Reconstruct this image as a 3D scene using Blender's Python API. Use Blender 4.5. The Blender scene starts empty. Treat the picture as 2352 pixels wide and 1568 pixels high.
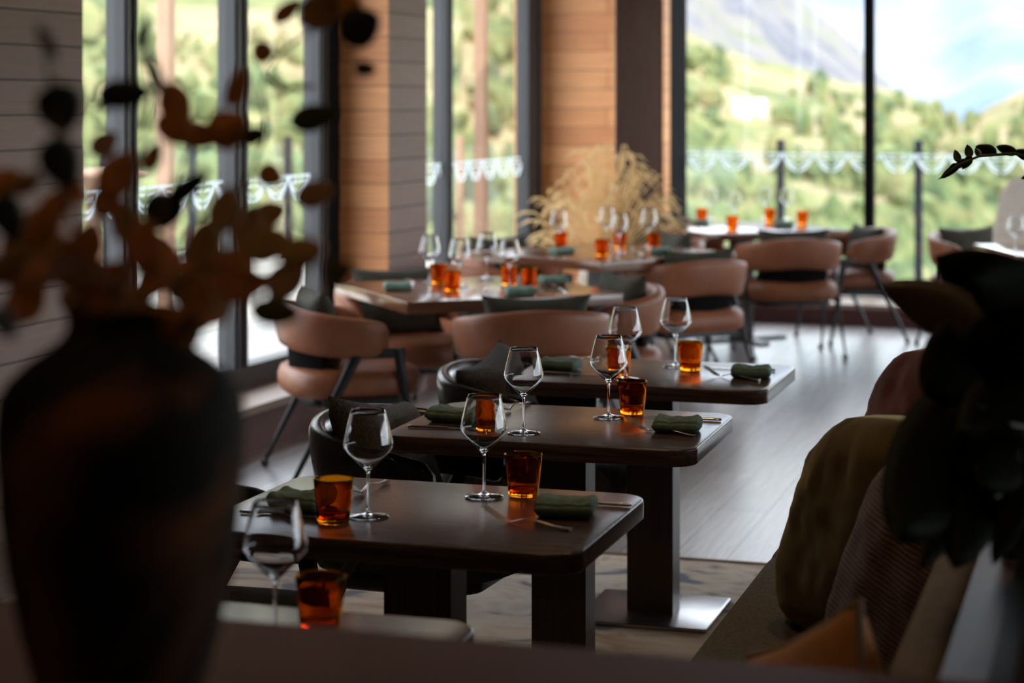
import bpy, bmesh, math, random
from mathutils import Vector, Matrix, noise
R = math.radians
PI = math.pi
rnd = random.Random(7)
S = bpy.context.scene
COL = S.collection

# ------------------------------------------------------------------ camera
W, H = 2352, 1568
FPX = 2352 * 70 / 36.0
CAMZ = 1.59
YAW = R(17.2)            # camera looks this far left of the table rows (world +Y)
HOR = 230.0              # horizon row
cam = bpy.data.cameras.new('camera')
cam.lens = 70
cam.sensor_width = 36
cam.shift_y = -(H / 2 - HOR) / W
cam.clip_start = 0.05
cam.clip_end = 40000
cam.dof.use_dof = True
cam.dof.focus_distance = 4.75
cam.dof.aperture_fstop = 2.9
cam.dof.aperture_blades = 0
camo = bpy.data.objects.new('camera', cam)
camo.location = (0, 0, CAMZ)
camo.rotation_euler = (R(90), 0, YAW)
COL.objects.link(camo)
S.camera = camo

# ------------------------------------------------------------------ world, sun, exposure
S.view_settings.view_transform = 'Standard'
S.view_settings.look = 'None'
S.view_settings.exposure = 1.35
S.view_settings.gamma = 1.0
S.view_settings.use_curve_mapping = False
S.cycles.use_denoising = True
S.cycles.max_bounces = 12
S.cycles.sample_clamp_indirect = 6.0
SKY_STRENGTH = 2.35
wd = bpy.data.worlds.new('sky')
S.world = wd
wd.use_nodes = True
wn = wd.node_tree
wn.nodes.clear()
def wnode(t, **k):
    n = wn.nodes.new(t)
    for a, b in k.items(): setattr(n, a, b)
    return n
wo = wnode('ShaderNodeOutputWorld'); wb = wnode('ShaderNodeBackground')
wt = wnode('ShaderNodeTexCoord'); wm = wnode('ShaderNodeMapping')
wm.inputs['Scale'].default_value = (3.0, 3.0, 9.0)
wz = wnode('ShaderNodeTexNoise'); wz.inputs['Scale'].default_value = 2.2; wz.inputs['Detail'].default_value = 5
wr = wnode('ShaderNodeValToRGB')
wr.color_ramp.elements[0].position = 0.36; wr.color_ramp.elements[0].color = (0.60, 0.68, 0.84, 1)
wr.color_ramp.elements[1].position = 0.64; wr.color_ramp.elements[1].color = (0.92, 0.93, 0.96, 1)
wn.links.new(wt.outputs['Generated'], wm.inputs[0]); wn.links.new(wm.outputs[0], wz.inputs['Vector'])
wn.links.new(wz.outputs['Fac'], wr.inputs[0]); wn.links.new(wr.outputs[0], wb.inputs['Color'])
wb.inputs['Strength'].default_value = SKY_STRENGTH
wn.links.new(wb.outputs[0], wo.inputs[0])

sun = bpy.data.lights.new('sun', 'SUN')
sun.energy = 2.9
sun.angle = R(1.0)
sun.color = (1.0, 0.95, 0.86)
suno = bpy.data.objects.new('sun', sun)
suno.rotation_euler = (R(38), 0, R(38))      # shines towards the valley and down, from behind the building
COL.objects.link(suno)

def lamp(x, y, z, power, color=(1.0, 0.62, 0.30), rad=0.03, spot=None):
    l = bpy.data.lights.new('downlight', 'SPOT')
    l.energy = power; l.color = color; l.shadow_soft_size = rad
    l.spot_size = R(110); l.spot_blend = 0.6
    o = bpy.data.objects.new('downlight', l); o.location = (x, y, z)
    COL.objects.link(o)
for x, y in ((-2.6, 1.4), (-1.3, 0.9), (0.1, 1.2), (-2.3, -0.6), (-0.9, -1.0), (0.6, -0.7), (-1.4, 3.4), (-0.5, 4.6), (-1.5, 5.6), (-2.6, 8.2), (-1.2, 10.4)):
    lamp(x, y, 2.78, 2.6 if y < 2 else 4.5)

# ------------------------------------------------------------------ coordinates
CR = Vector((math.cos(YAW), math.sin(YAW), 0)); CF = Vector((-math.sin(YAW), math.cos(YAW), 0))
def cam_pt(xc, D, z=0.0):            # camera-ground coordinates -> world
    p = CR * xc + CF * D
    return Vector((p.x, p.y, z))
def at(px, py, z):                   # photo pixel on the plane at height z
    D = FPX * (CAMZ - z) / (py - HOR)
    return cam_pt((px - W / 2) * D / FPX, D, z)
def P(px, py, D):                    # photo pixel at depth D
    return cam_pt((px - W / 2) * D / FPX, D, CAMZ - (py - HOR) * D / FPX)
ROOM = R(20.0)                       # facade direction, right of the camera axis
RROT = YAW - ROOM                    # rotation of the room against world axes
def q_at(px, p):                     # along-facade coordinate where a pixel column meets the plane p
    r = (px - W / 2) / FPX
    D = p / (r * math.cos(ROOM) - math.sin(ROOM))
    return D * (r * math.sin(ROOM) + math.cos(ROOM))
def p_at(px, q):
    r = (px - W / 2) / FPX
    D = q / (r * math.sin(ROOM) + math.cos(ROOM))
    return D * (r * math.cos(ROOM) - math.sin(ROOM))

# ------------------------------------------------------------------ materials
def mat(name):
    m = bpy.data.materials.new(name); m.use_nodes = True
    t = m.node_tree; t.nodes.clear()
    o = t.nodes.new('ShaderNodeOutputMaterial')
    return m, t, o
def lk(t, a, b): t.links.new(a, b)
def nd(t, typ, **k):
    n = t.nodes.new(typ)
    for a, b in k.items():
        if a.startswith('i_'): n.inputs[a[2:].replace('_', ' ')].default_value = b
        else: setattr(n, a, b)
    return n
def c4(c): return (c[0], c[1], c[2], 1)
def plain(name, col, rough=0.5, metal=0.0, spec=0.5, var=0.0, vscale=8.0, bump=0.0, bscale=60.0, stretch=(1, 1, 1), sheen=0.0, coat=0.0):
    m, t, o = mat(name)
    b = nd(t, 'ShaderNodeBsdfPrincipled')
    b.inputs['Base Color'].default_value = c4(col); b.inputs['Roughness'].default_value = rough
    b.inputs['Metallic'].default_value = metal; b.inputs['Specular IOR Level'].default_value = spec
    if sheen: b.inputs['Sheen Weight'].default_value = sheen; b.inputs['Sheen Roughness'].default_value = .35; b.inputs['Sheen Tint'].default_value = c4([min(1, x * 9) for x in col])
    if coat: b.inputs['Coat Weight'].default_value = coat; b.inputs['Coat Roughness'].default_value = 0.15
    tc = nd(t, 'ShaderNodeTexCoord'); mp = nd(t, 'ShaderNodeMapping'); mp.inputs['Scale'].default_value = stretch
    lk(t, tc.outputs['Object'], mp.inputs[0])
    if var:
        n = nd(t, 'ShaderNodeTexNoise'); n.inputs['Scale'].default_value = vscale; n.inputs['Detail'].default_value = 5
        lk(t, mp.outputs[0], n.inputs['Vector'])
        r = nd(t, 'ShaderNodeValToRGB')
        r.color_ramp.elements[0].position = 0.3; r.color_ramp.elements[1].position = 0.7
        r.color_ramp.elements[0].color = c4([x * (1 - var) for x in col]); r.color_ramp.elements[1].color = c4([min(1, x * (1 + var)) for x in col])
        lk(t, n.outputs['Fac'], r.inputs[0]); lk(t, r.outputs[0], b.inputs['Base Color'])
    if bump:
        n2 = nd(t, 'ShaderNodeTexNoise'); n2.inputs['Scale'].default_value = bscale; n2.inputs['Detail'].default_value = 4
        lk(t, mp.outputs[0], n2.inputs['Vector'])
        bp = nd(t, 'ShaderNodeBump'); bp.inputs['Strength'].default_value = bump; bp.inputs['Distance'].default_value = 0.004
        lk(t, n2.outputs['Fac'], bp.inputs['Height']); lk(t, bp.outputs[0], b.inputs['Normal'])
    lk(t, b.outputs[0], o.inputs[0])
    return m
def boards(name, c1, c2, cm, row, length, rough, mode, grain=0.25, rot=0.0, spec=0.5, gap=0.004, bumpd=0.003):
    """boards: mode 'wall' (horizontal siding) or 'floor' (boards along local Y)."""
    m, t, o = mat(name)
    b = nd(t, 'ShaderNodeBsdfPrincipled'); b.inputs['Roughness'].default_value = rough; b.inputs['Specular IOR Level'].default_value = spec
    tc = nd(t, 'ShaderNodeTexCoord'); sp = nd(t, 'ShaderNodeSeparateXYZ'); cb = nd(t, 'ShaderNodeCombineXYZ')
    lk(t, tc.outputs['Object'], sp.inputs[0])
    if mode == 'wall':
        ad = nd(t, 'ShaderNodeMath', operation='ADD'); lk(t, sp.outputs[0], ad.inputs[0]); lk(t, sp.outputs[1], ad.inputs[1])
        lk(t, ad.outputs[0], cb.inputs[0]); lk(t, sp.outputs[2], cb.inputs[1])
    else:
        lk(t, sp.outputs[1], cb.inputs[0]); lk(t, sp.outputs[0], cb.inputs[1])
    br = nd(t, 'ShaderNodeTexBrick'); br.offset = 0.37; br.offset_frequency = 2
    br.inputs['Color1'].default_value = c4(c1); br.inputs['Color2'].default_value = c4(c2); br.inputs['Mortar'].default_value = c4(cm)
    br.inputs['Scale'].default_value = 1.0; br.inputs['Mortar Size'].default_value = gap; br.inputs['Mortar Smooth'].default_value = 0.3
    br.inputs['Brick Width'].default_value = length; br.inputs['Row Height'].default_value = row; br.inputs['Bias'].default_value = 0.0
    lk(t, cb.outputs[0], br.inputs['Vector'])
    mp = nd(t, 'ShaderNodeMapping'); mp.inputs['Scale'].default_value = (2.0, 40.0, 1.0)
    lk(t, cb.outputs[0], mp.inputs[0])
    nz = nd(t, 'ShaderNodeTexNoise'); nz.inputs['Scale'].default_value = 1.6; nz.inputs['Detail'].default_value = 6; nz.inputs['Distortion'].default_value = 0.6
    lk(t, mp.outputs[0], nz.inputs['Vector'])
    rp = nd(t, 'ShaderNodeMapRange'); rp.inputs['From Min'].default_value = 0.3; rp.inputs['From Max'].default_value = 0.7
    rp.inputs['To Min'].default_value = 1 - grain; rp.inputs['To Max'].default_value = 1 + grain
    lk(t, nz.outputs['Fac'], rp.inputs[0])
    mx = nd(t, 'ShaderNodeMix', data_type='RGBA', blend_type='MULTIPLY'); mx.inputs[0].default_value = 1.0
    lk(t, br.outputs['Color'], mx.inputs[6]); lk(t, rp.outputs[0], mx.inputs[7])
    lk(t, mx.outputs[2], b.inputs['Base Color'])
    bp = nd(t, 'ShaderNodeBump'); bp.invert = True; bp.inputs['Distance'].default_value = bumpd; bp.inputs['Strength'].default_value = 0.8
    lk(t, br.outputs['Fac'], bp.inputs['Height']); lk(t, bp.outputs[0], b.inputs['Normal'])
    lk(t, b.outputs[0], o.inputs[0])
    return m
def grainy(name, c1, c2, rough, axis=0, spec=0.5, fine=70.0, coat=0.0):
    """plain wood with grain along one local axis"""
    m, t, o = mat(name)
    b = nd(t, 'ShaderNodeBsdfPrincipled'); b.inputs['Roughness'].default_value = rough; b.inputs['Specular IOR Level'].default_value = spec
    if coat: b.inputs['Coat Weight'].default_value = coat; b.inputs['Coat Roughness'].default_value = 0.2
    tc = nd(t, 'ShaderNodeTexCoord'); mp = nd(t, 'ShaderNodeMapping')
    s = [fine, fine, fine]; s[axis] = 2.5
    mp.inputs['Scale'].default_value = s
    lk(t, tc.outputs['Object'], mp.inputs[0])
    n = nd(t, 'ShaderNodeTexNoise'); n.inputs['Scale'].default_value = 1.3; n.inputs['Detail'].default_value = 7; n.inputs['Distortion'].default_value = 0.8
    lk(t, mp.outputs[0], n.inputs['Vector'])
    r = nd(t, 'ShaderNodeValToRGB'); r.color_ramp.elements[0].position = 0.32; r.color_ramp.elements[1].position = 0.68
    r.color_ramp.elements[0].color = c4(c1); r.color_ramp.elements[1].color = c4(c2)
    lk(t, n.outputs['Fac'], r.inputs[0]); lk(t, r.outputs[0], b.inputs['Base Color'])
    rr = nd(t, 'ShaderNodeMapRange'); rr.inputs['To Min'].default_value = rough * 0.85; rr.inputs['To Max'].default_value = rough * 1.2
    lk(t, n.outputs['Fac'], rr.inputs[0]); lk(t, rr.outputs[0], b.inputs['Roughness'])
    lk(t, b.outputs[0], o.inputs[0])
    return m
def pane_mat(name, tint, ior=1.5):
    m, t, o = mat(name)
    tr = nd(t, 'ShaderNodeBsdfTransparent'); tr.inputs[0].default_value = c4(tint)
    gl = nd(t, 'ShaderNodeBsdfGlossy'); gl.inputs['Roughness'].default_value = 0.0
    lw = nd(t, 'ShaderNodeLayerWeight'); lw.inputs['Blend'].default_value = 0.5     # same on both faces of the sheet
    pw = nd(t, 'ShaderNodeMath', operation='POWER'); pw.inputs[1].default_value = 5.0
    lk(t, lw.outputs['Facing'], pw.inputs[0])
    fr = nd(t, 'ShaderNodeMath', operation='MULTIPLY_ADD'); fr.inputs[1].default_value = 0.9; fr.inputs[2].default_value = 0.035
    lk(t, pw.outputs[0], fr.inputs[0])
    mx = nd(t, 'ShaderNodeMixShader')
    lk(t, fr.outputs[0], mx.inputs[0]); lk(t, tr.outputs[0], mx.inputs[1]); lk(t, gl.outputs[0], mx.inputs[2])
    lk(t, mx.outputs[0], o.inputs[0])
    return m
def glass_mat(name, col, absorb=None, dens=0.0):
    m, t, o = mat(name)
    g = nd(t, 'ShaderNodeBsdfGlass'); g.inputs['Color'].default_value = c4(col); g.inputs['IOR'].default_value = 1.48; g.inputs['Roughness'].default_value = 0.0
    lk(t, g.outputs[0], o.inputs[0])
    return m
def ramp_noise(name, cols, scale, rough=0.9, detail=6, coord='Object', stretch=(1, 1, 1), bump=0.0, pos=None, dist=0.5, scale2=None, cols2=None):
    m, t, o = mat(name)
    b = nd(t, 'ShaderNodeBsdfPrincipled'); b.inputs['Roughness'].default_value = rough; b.inputs['Specular IOR Level'].default_value = 0.2
    tc = nd(t, 'ShaderNodeTexCoord'); mp = nd(t, 'ShaderNodeMapping'); mp.inputs['Scale'].default_value = stretch
    lk(t, tc.outputs[coord], mp.inputs[0])
    n = nd(t, 'ShaderNodeTexNoise'); n.inputs['Scale'].default_value = scale; n.inputs['Detail'].default_value = detail; n.inputs['Distortion'].default_value = dist
    lk(t, mp.outputs[0], n.inputs['Vector'])
    r = nd(t, 'ShaderNodeValToRGB')
    e = r.color_ramp.elements
    while len(e) < len(cols): e.new(0.5)
    for i, c in enumerate(cols):
        e[i].position = pos[i] if pos else 0.3 + 0.4 * i / (len(cols) - 1)
        e[i].color = c4(c)
    lk(t, n.outputs['Fac'], r.inputs[0]); out = r.outputs[0]
    if scale2:
        n2 = nd(t, 'ShaderNodeTexNoise'); n2.inputs['Scale'].default_value = scale2; n2.inputs['Detail'].default_value = 4
        lk(t, mp.outputs[0], n2.inputs['Vector'])
        r2 = nd(t, 'ShaderNodeValToRGB'); r2.color_ramp.elements[0].position = 0.35; r2.color_ramp.elements[1].position = 0.65
        r2.color_ramp.elements[0].color = c4(cols2[0]); r2.color_ramp.elements[1].color = c4(cols2[1])
        lk(t, n2.outputs['Fac'], r2.inputs[0])
        mx = nd(t, 'ShaderNodeMix', data_type='RGBA', blend_type='MULTIPLY'); mx.inputs[0].default_value = 1.0
        lk(t, out, mx.inputs[6]); lk(t, r2.outputs[0], mx.inputs[7]); out = mx.outputs[2]
    lk(t, out, b.inputs['Base Color'])
    if bump:
        bp = nd(t, 'ShaderNodeBump'); bp.inputs['Strength'].default_value = bump
        lk(t, n.outputs['Fac'], bp.inputs['Height']); lk(t, bp.outputs[0], b.inputs['Normal'])
    lk(t, b.outputs[0], o.inputs[0])
    return m
def corduroy(name, c1, c2, scale):
    m, t, o = mat(name)
    b = nd(t, 'ShaderNodeBsdfPrincipled'); b.inputs['Roughness'].default_value = 0.8; b.inputs['Sheen Weight'].default_value = 0.3
    tc = nd(t, 'ShaderNodeTexCoord'); w = nd(t, 'ShaderNodeTexWave', bands_direction='Z'); w.inputs['Scale'].default_value = scale
    w.inputs['Distortion'].default_value = 1.5; w.inputs['Detail'].default_value = 2
    lk(t, tc.outputs['Object'], w.inputs['Vector'])
    r = nd(t, 'ShaderNodeValToRGB'); r.color_ramp.elements[0].color = c4(c1); r.color_ramp.elements[1].color = c4(c2)
    lk(t, w.outputs['Fac'], r.inputs[0]); lk(t, r.outputs[0], b.inputs['Base Color'])
    bp = nd(t, 'ShaderNodeBump'); bp.inputs['Distance'].default_value = 0.004
    lk(t, w.outputs['Fac'], bp.inputs['Height']); lk(t, bp.outputs[0], b.inputs['Normal'])
    lk(t, b.outputs[0], o.inputs[0])
    return m

M = {}
M['floor'] = boards('oak_floor', (0.40, 0.37, 0.36), (0.27, 0.25, 0.245), (0.10, 0.09, 0.085), 0.19, 2.1, 0.30, 'floor', grain=0.28, spec=0.8, gap=0.003, bumpd=0.002)
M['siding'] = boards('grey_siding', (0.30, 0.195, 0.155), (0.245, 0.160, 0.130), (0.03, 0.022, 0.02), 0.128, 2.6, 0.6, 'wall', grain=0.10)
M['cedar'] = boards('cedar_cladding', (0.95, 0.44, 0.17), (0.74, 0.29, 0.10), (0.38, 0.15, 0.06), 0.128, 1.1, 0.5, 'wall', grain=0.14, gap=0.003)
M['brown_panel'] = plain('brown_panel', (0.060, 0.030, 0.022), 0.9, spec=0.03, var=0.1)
M['riser'] = grainy('riser_wood', (0.085, 0.028, 0.026), (0.13, 0.045, 0.04), 0.5, axis=1)
M['sill'] = grainy('sill_wood', (0.30, 0.21, 0.16), (0.40, 0.29, 0.22), 0.45, axis=1)
M['frame'] = plain('grey_aluminium', (0.058, 0.058, 0.060), 0.45, spec=0.4)
M['frame_black'] = plain('black_aluminium', (0.014, 0.013, 0.014), 0.85, spec=0.03)
M['pane'] = pane_mat('window_pane', (0.97, 0.985, 0.975))
m, t, o = mat('frosted_film')
a_ = nd(t, 'ShaderNodeBsdfTranslucent'); a_.inputs[0].default_value = (.92, .96, .98, 1)
b_ = nd(t, 'ShaderNodeBsdfDiffuse'); b_.inputs[0].default_value = (.85, .90, .92, 1)
c_ = nd(t, 'ShaderNodeMixShader'); c_.inputs[0].default_value = .35
lk(t, a_.outputs[0], c_.inputs[1]); lk(t, b_.outputs[0], c_.inputs[2]); lk(t, c_.outputs[0], o.inputs[0])
M['frost'] = m
M['ceiling'] = plain('ceiling_paint', (0.10, 0.085, 0.075), 0.9)
M['plaster'] = plain('dark_wall_paint', (0.05, 0.042, 0.038), 0.85)
M['table'] = grainy('brown_table_veneer', (0.048, 0.027, 0.022), (0.130, 0.080, 0.068), 0.25, axis=0, spec=0.5)
M['table4'] = grainy('walnut_table_veneer', (0.15, 0.058, 0.030), (0.23, 0.095, 0.050), 0.13, axis=0, spec=0.8)
M['pedestal'] = grainy('brown_pedestal_veneer', (0.035, 0.020, 0.016), (0.060, 0.036, 0.03), 0.42, axis=2)
M['plate'] = plain('dark_steel_plate', (0.34, 0.34, 0.36), 0.24, metal=0.9, var=0.15)
M['tan'] = plain('tan_leather', (0.29, 0.098, 0.042), 0.45, var=0.18, vscale=9, bump=0.15, bscale=180)
M['blackleather'] = plain('black_leather', (0.014, 0.015, 0.017), 0.22, bump=0.15, bscale=160)
M['boucle'] = plain('charcoal_boucle', (0.085, 0.080, 0.076), 0.95, var=0.55, vscale=160, bump=0.9, bscale=170)
M['boucle_seat'] = plain('black_boucle', (0.03, 0.03, 0.03), 0.95, var=0.5, vscale=160, bump=0.9, bscale=170)
M['velvet'] = plain('grey_olive_velvet', (0.060, 0.056, 0.042), 0.9, var=0.2, vscale=14, spec=0.2)
M['blackmetal'] = plain('black_metal', (0.012, 0.012, 0.013), 0.38)
M['blackcloth'] = plain('black_cloth', (0.010, 0.010, 0.010), 0.95, spec=0.03)
M['caster'] = plain('black_caster', (0.015, 0.015, 0.015), 0.3)
M['glass'] = glass_mat('clear_glass', (0.985, 0.99, 0.995))
M['amber'] = glass_mat('amber_glass', (0.98, 0.56, 0.10))
M['napkin'] = plain('green_linen', (0.155, 0.25, 0.195), 0.9, var=0.25, vscale=40, bump=0.5, bscale=240)
M['steel'] = plain('polished_steel', (0.78, 0.75, 0.74), 0.26, metal=1.0)
M['rug'] = ramp_noise('patterned_carpet', [(0.22, 0.23, 0.28), (0.66, 0.55, 0.45), (0.76, 0.67, 0.56), (0.58, 0.44, 0.32)], 3.2, 0.95, detail=9, pos=[0.36, 0.44, 0.55, 0.68], stretch=(1, 1.6, 1), bump=0.3, dist=1.2)
M['rugedge'] = plain('rug_binding', (0.20, 0.10, 0.05), 0.8)
M['sofa'] = plain('olive_grey_boucle', (0.15, 0.135, 0.095), 0.95, var=0.4, vscale=170, bump=0.7, bscale=180)
M['sofaback'] = plain('beige_sofa_fabric', (0.24, 0.19, 0.135), 0.9, var=0.2, vscale=40)
M['cap'] = grainy('divider_cap', (0.12, 0.085, 0.085), (0.17, 0.12, 0.12), 0.4, axis=1)
M['olive'] = plain('olive_velvet', (0.125, 0.088, 0.038), 0.85, var=0.25, vscale=9, spec=0.1, sheen=0.5)
M['pinkvelvet'] = plain('dusty_rose_velvet', (0.15, 0.055, 0.042), 0.8, var=0.3, vscale=8, spec=0.15, sheen=0.4)
M['rust'] = corduroy('rust_corduroy', (0.06, 0.018, 0.008), (0.20, 0.07, 0.03), 34.0)
M['ochre'] = plain('ochre_cushion', (0.62, 0.28, 0.09), 0.85, var=0.15)
M['piping'] = plain('pale_piping', (0.36, 0.26, 0.20), 0.85)
M['counter'] = grainy('counter_veneer', (0.115, 0.048, 0.036), (0.155, 0.072, 0.057), 0.6, axis=0, spec=0.12)
M['vase'] = ramp_noise('dark_glazed_clay', [(0.0015, 0.001, 0.001), (0.003, 0.0018, 0.0015), (0.20, 0.068, 0.017)], 4.2, 0.75, detail=3, pos=[0.30, 0.47, 0.66])
M['leafdark'] = plain('dark_green_leaf', (0.012, 0.016, 0.009), 0.5, var=0.3)
def leafmat(name, col, tr, mixf=0.5):
    m, t, o = mat(name)
    d = nd(t, 'ShaderNodeBsdfPrincipled'); d.inputs['Roughness'].default_value = .6
    b = nd(t, 'ShaderNodeBsdfTranslucent'); x = nd(t, 'ShaderNodeMixShader'); x.inputs[0].default_value = mixf
    tc = nd(t, 'ShaderNodeTexCoord'); n = nd(t, 'ShaderNodeTexNoise'); n.inputs['Scale'].default_value = 30
    r = nd(t, 'ShaderNodeValToRGB'); r.color_ramp.elements[0].color = c4([v * .75 for v in col]); r.color_ramp.elements[1].color = c4([min(1, v * 1.25) for v in col])
    lk(t, tc.outputs['Object'], n.inputs['Vector']); lk(t, n.outputs['Fac'], r.inputs[0]); lk(t, r.outputs[0], d.inputs['Base Color'])
    b.inputs[0].default_value = c4(tr)
    lk(t, d.outputs[0], x.inputs[1]); lk(t, b.outputs[0], x.inputs[2]); lk(t, x.outputs[0], o.inputs[0])
    return m
M['leafbrown'] = leafmat('dried_brown_leaf', (0.40, 0.18, 0.065), (0.80, 0.40, 0.14), .55)
M['grass'] = leafmat('dried_grass', (0.95, 0.72, 0.42), (0.95, 0.74, 0.44), .45)
M['leaftan'] = leafmat('dried_tan_leaf', (0.36, 0.22, 0.11), (0.58, 0.36, 0.18), .55)
M['leafolive'] = leafmat('olive_leaf', (0.075, 0.075, 0.010), (0.12, 0.11, 0.012), .4)
M['leafblue'] = leafmat('blue_grey_leaf', (0.13, 0.16, 0.22), (0.16, 0.20, 0.26), .5)
M['twig'] = plain('brown_twig', (0.09, 0.045, 0.02), 0.7)
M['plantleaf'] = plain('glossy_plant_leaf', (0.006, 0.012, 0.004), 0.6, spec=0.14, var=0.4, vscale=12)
M['zzleaf'] = plain('small_glossy_leaf', (0.022, 0.045, 0.015), 0.3, var=0.3)
M['plantstem'] = plain('yellow_green_stem', (0.09, 0.095, 0.015), 0.5)
M['drybrownleaf'] = plain('bronze_leaf', (0.10, 0.05, 0.02), 0.4, var=0.3)
M['planter'] = plain('black_planter', (0.010, 0.009, 0.008), 0.5)
M['soil'] = plain('potting_soil', (0.03, 0.02, 0.012), 0.95)
M['grasspot'] = plain('pale_clay_pot', (0.38, 0.32, 0.27), 0.7, var=0.1)
M['cream'] = plain('cream_sheepskin', (0.82, 0.70, 0.58), 0.95, var=0.08, vscale=30, bump=0.6, bscale=90)
M['deck'] = boards('deck_boards', (0.50, 0.47, 0.43), (0.40, 0.38, 0.35), (0.10, 0.09, 0.08), 0.14, 3.2, 0.7, 'floor', grain=0.15, gap=0.006)
M['extwood'] = grainy('weathered_timber', (0.24, 0.14, 0.09), (0.34, 0.21, 0.14), 0.7, axis=2)
M['post'] = plain('dark_steel_post', (0.016, 0.019, 0.026), 0.7, spec=0.1)
M['railglass'] = pane_mat('balustrade_glass', (0.95, 0.98, 0.97), 1.3)
M['hill'] = ramp_noise('hillside', [(0.085, 0.105, 0.045), (0.145, 0.155, 0.065), (0.24, 0.195, 0.115), (0.27, 0.205, 0.14)], 0.016, 0.95, detail=8, pos=[0.34, 0.46, 0.54, 0.66], dist=0.8, scale2=0.11, cols2=((0.62, 0.68, 0.6), (1.15, 1.12, 1.0)))
M['rock'] = ramp_noise('grey_rock', [(0.070, 0.075, 0.095), (0.115, 0.115, 0.13), (0.155, 0.145, 0.138), (0.115, 0.125, 0.085)], 0.011, 0.95, detail=9, pos=[0.36, 0.46, 0.55, 0.66], dist=1.2)
M['far'] = ramp_noise('distant_haze_blue', [(0.10, 0.145, 0.225), (0.135, 0.175, 0.235), (0.19, 0.21, 0.24)], 0.0011, 0.95, detail=8, pos=[0.38, 0.5, 0.62], dist=0.6)  # aerial haze and cloud put into the mountain's base colour
M['tree'] = ramp_noise('tree_crowns', [(0.055, 0.08, 0.045), (0.10, 0.13, 0.055), (0.16, 0.175, 0.075), (0.20, 0.18, 0.09)], 0.09, 0.95, detail=4, pos=[0.34, 0.45, 0.54, 0.66])
M['white'] = plain('white_render', (0.80, 0.80, 0.80), 0.8)
M['roof'] = plain('grey_roof', (0.55, 0.55, 0.56), 0.7)

# ------------------------------------------------------------------ mesh building
class MB:
    def __init__(s): s.v = []; s.f = []
    def grid(s, rows, closed_u=False, cap0=False, cap1=False):
        """rows: list of equal-length point lists; closed_u closes each row"""
        b = len(s.v); n = len(rows[0])
        for r in rows: s.v.extend([tuple(p) for p in r])
        for i in range(len(rows) - 1):
            for j in range(n if closed_u else n - 1):
                k = (j + 1) % n
                s.f.append((b + i * n + j, b + i * n + k, b + (i + 1) * n + k, b + (i + 1) * n + j))
        if cap0: s.f.append(tuple(b + j for j in range(n))[::-1])
        if cap1: s.f.append(tuple(b + (len(rows) - 1) * n + j for j in range(n)))
        return s
    def box(s, x0, x1, y0, y1, z0, z1):
        b = len(s.v)
        s.v += [(x0, y0, z0), (x1, y0, z0), (x1, y1, z0), (x0, y1, z0), (x0, y0, z1), (x1, y0, z1), (x1, y1, z1), (x0, y1, z1)]
        for f in ((3, 2, 1, 0), (4, 5, 6, 7), (0, 1, 5, 4), (1, 2, 6, 5), (2, 3, 7, 6), (3, 0, 4, 7)):
            s.f.append(tuple(b + i for i in f))
        return s
    def lathe(s, prof, seg=32, close=False):
        rows = []
        for r, z in prof:
            rows.append([(r * math.cos(2 * PI * j / seg), r * math.sin(2 * PI * j / seg), z) for j in range(seg)])
        return s.grid(rows, True)
    def tube(s, pts, rads, seg=8, caps=True, flat=1.0, up=None):
        pts = [Vector(p) for p in pts]
        if not hasattr(rads, '__len__'): rads = [rads] * len(pts)
        rows = []
        u = None
        for i, p in enumerate(pts):
            d = (pts[min(i + 1, len(pts) - 1)] - pts[max(i - 1, 0)]).normalized()
            if u is None:
                a = Vector(up) if up else (Vector((0, 0, 1)) if abs(d.z) < 0.9 else Vector((0, 1, 0)))
                u = (a - d * a.dot(d)).normalized()
            else:
                u = (u - d * u.dot(d)).normalized()
            w = d.cross(u)
            rows.append([p + (u * math.cos(2 * PI * j / seg) * flat + w * math.sin(2 * PI * j / seg)) * rads[i] for j in range(seg)])
        return s.grid(rows, True, caps, caps)
    def prism(s, outline, z0, z1, bev=0.0, seg=3):
        """rounded prism from a ccw plan outline with softened top and bottom edges"""
        def inset(d):
            n = len(outline); out = []
            for i in range(n):
                a = Vector(outline[i - 1]); b = Vector(outline[i]); c = Vector(outline[(i + 1) % n])
                e = ((b - a).normalized() + (c - b).normalized()).normalized()
                nn = Vector((-e.y, e.x))
                out.append(b + nn * d)
            return out
        rows = []
        lv = []
        if bev:
            for k in range(seg + 1):
                t = PI / 2 * k / seg
                lv.append((bev * (1 - math.sin(t)), z0 + bev * (1 - math.cos(t))))
            lv += [(d, z0 + z1 - z) for d, z in lv[::-1]]
        else: lv = [(0, z0), (0, z1)]
        for d, z in lv:
            rows.append([(p.x, p.y, z) for p in inset(d)])
        return s.grid(rows, True, True, True)
    def xf(s, m):
        s.v = [tuple(m @ Vector(p)) for p in s.v]; return s
    def build(s, name, material, parent=None, smooth=True, angle=40):
        me = bpy.data.meshes.new(name)
        me.from_pydata([tuple(p) for p in s.v], [], s.f)
        me.validate(); me.update()
        bm = bmesh.new(); bm.from_mesh(me)
        bmesh.ops.recalc_face_normals(bm, faces=bm.faces)
        bm.to_mesh(me); bm.free()
        if smooth:
            me.polygons.foreach_set('use_smooth', [True] * len(me.polygons))
            try: me.set_sharp_from_angle(angle=R(angle))
            except Exception: pass
        o = bpy.data.objects.new(name, me)
        me.materials.append(M[material] if isinstance(material, str) else material)
        COL.objects.link(o)
        if parent: o.parent = parent
        return o
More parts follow.
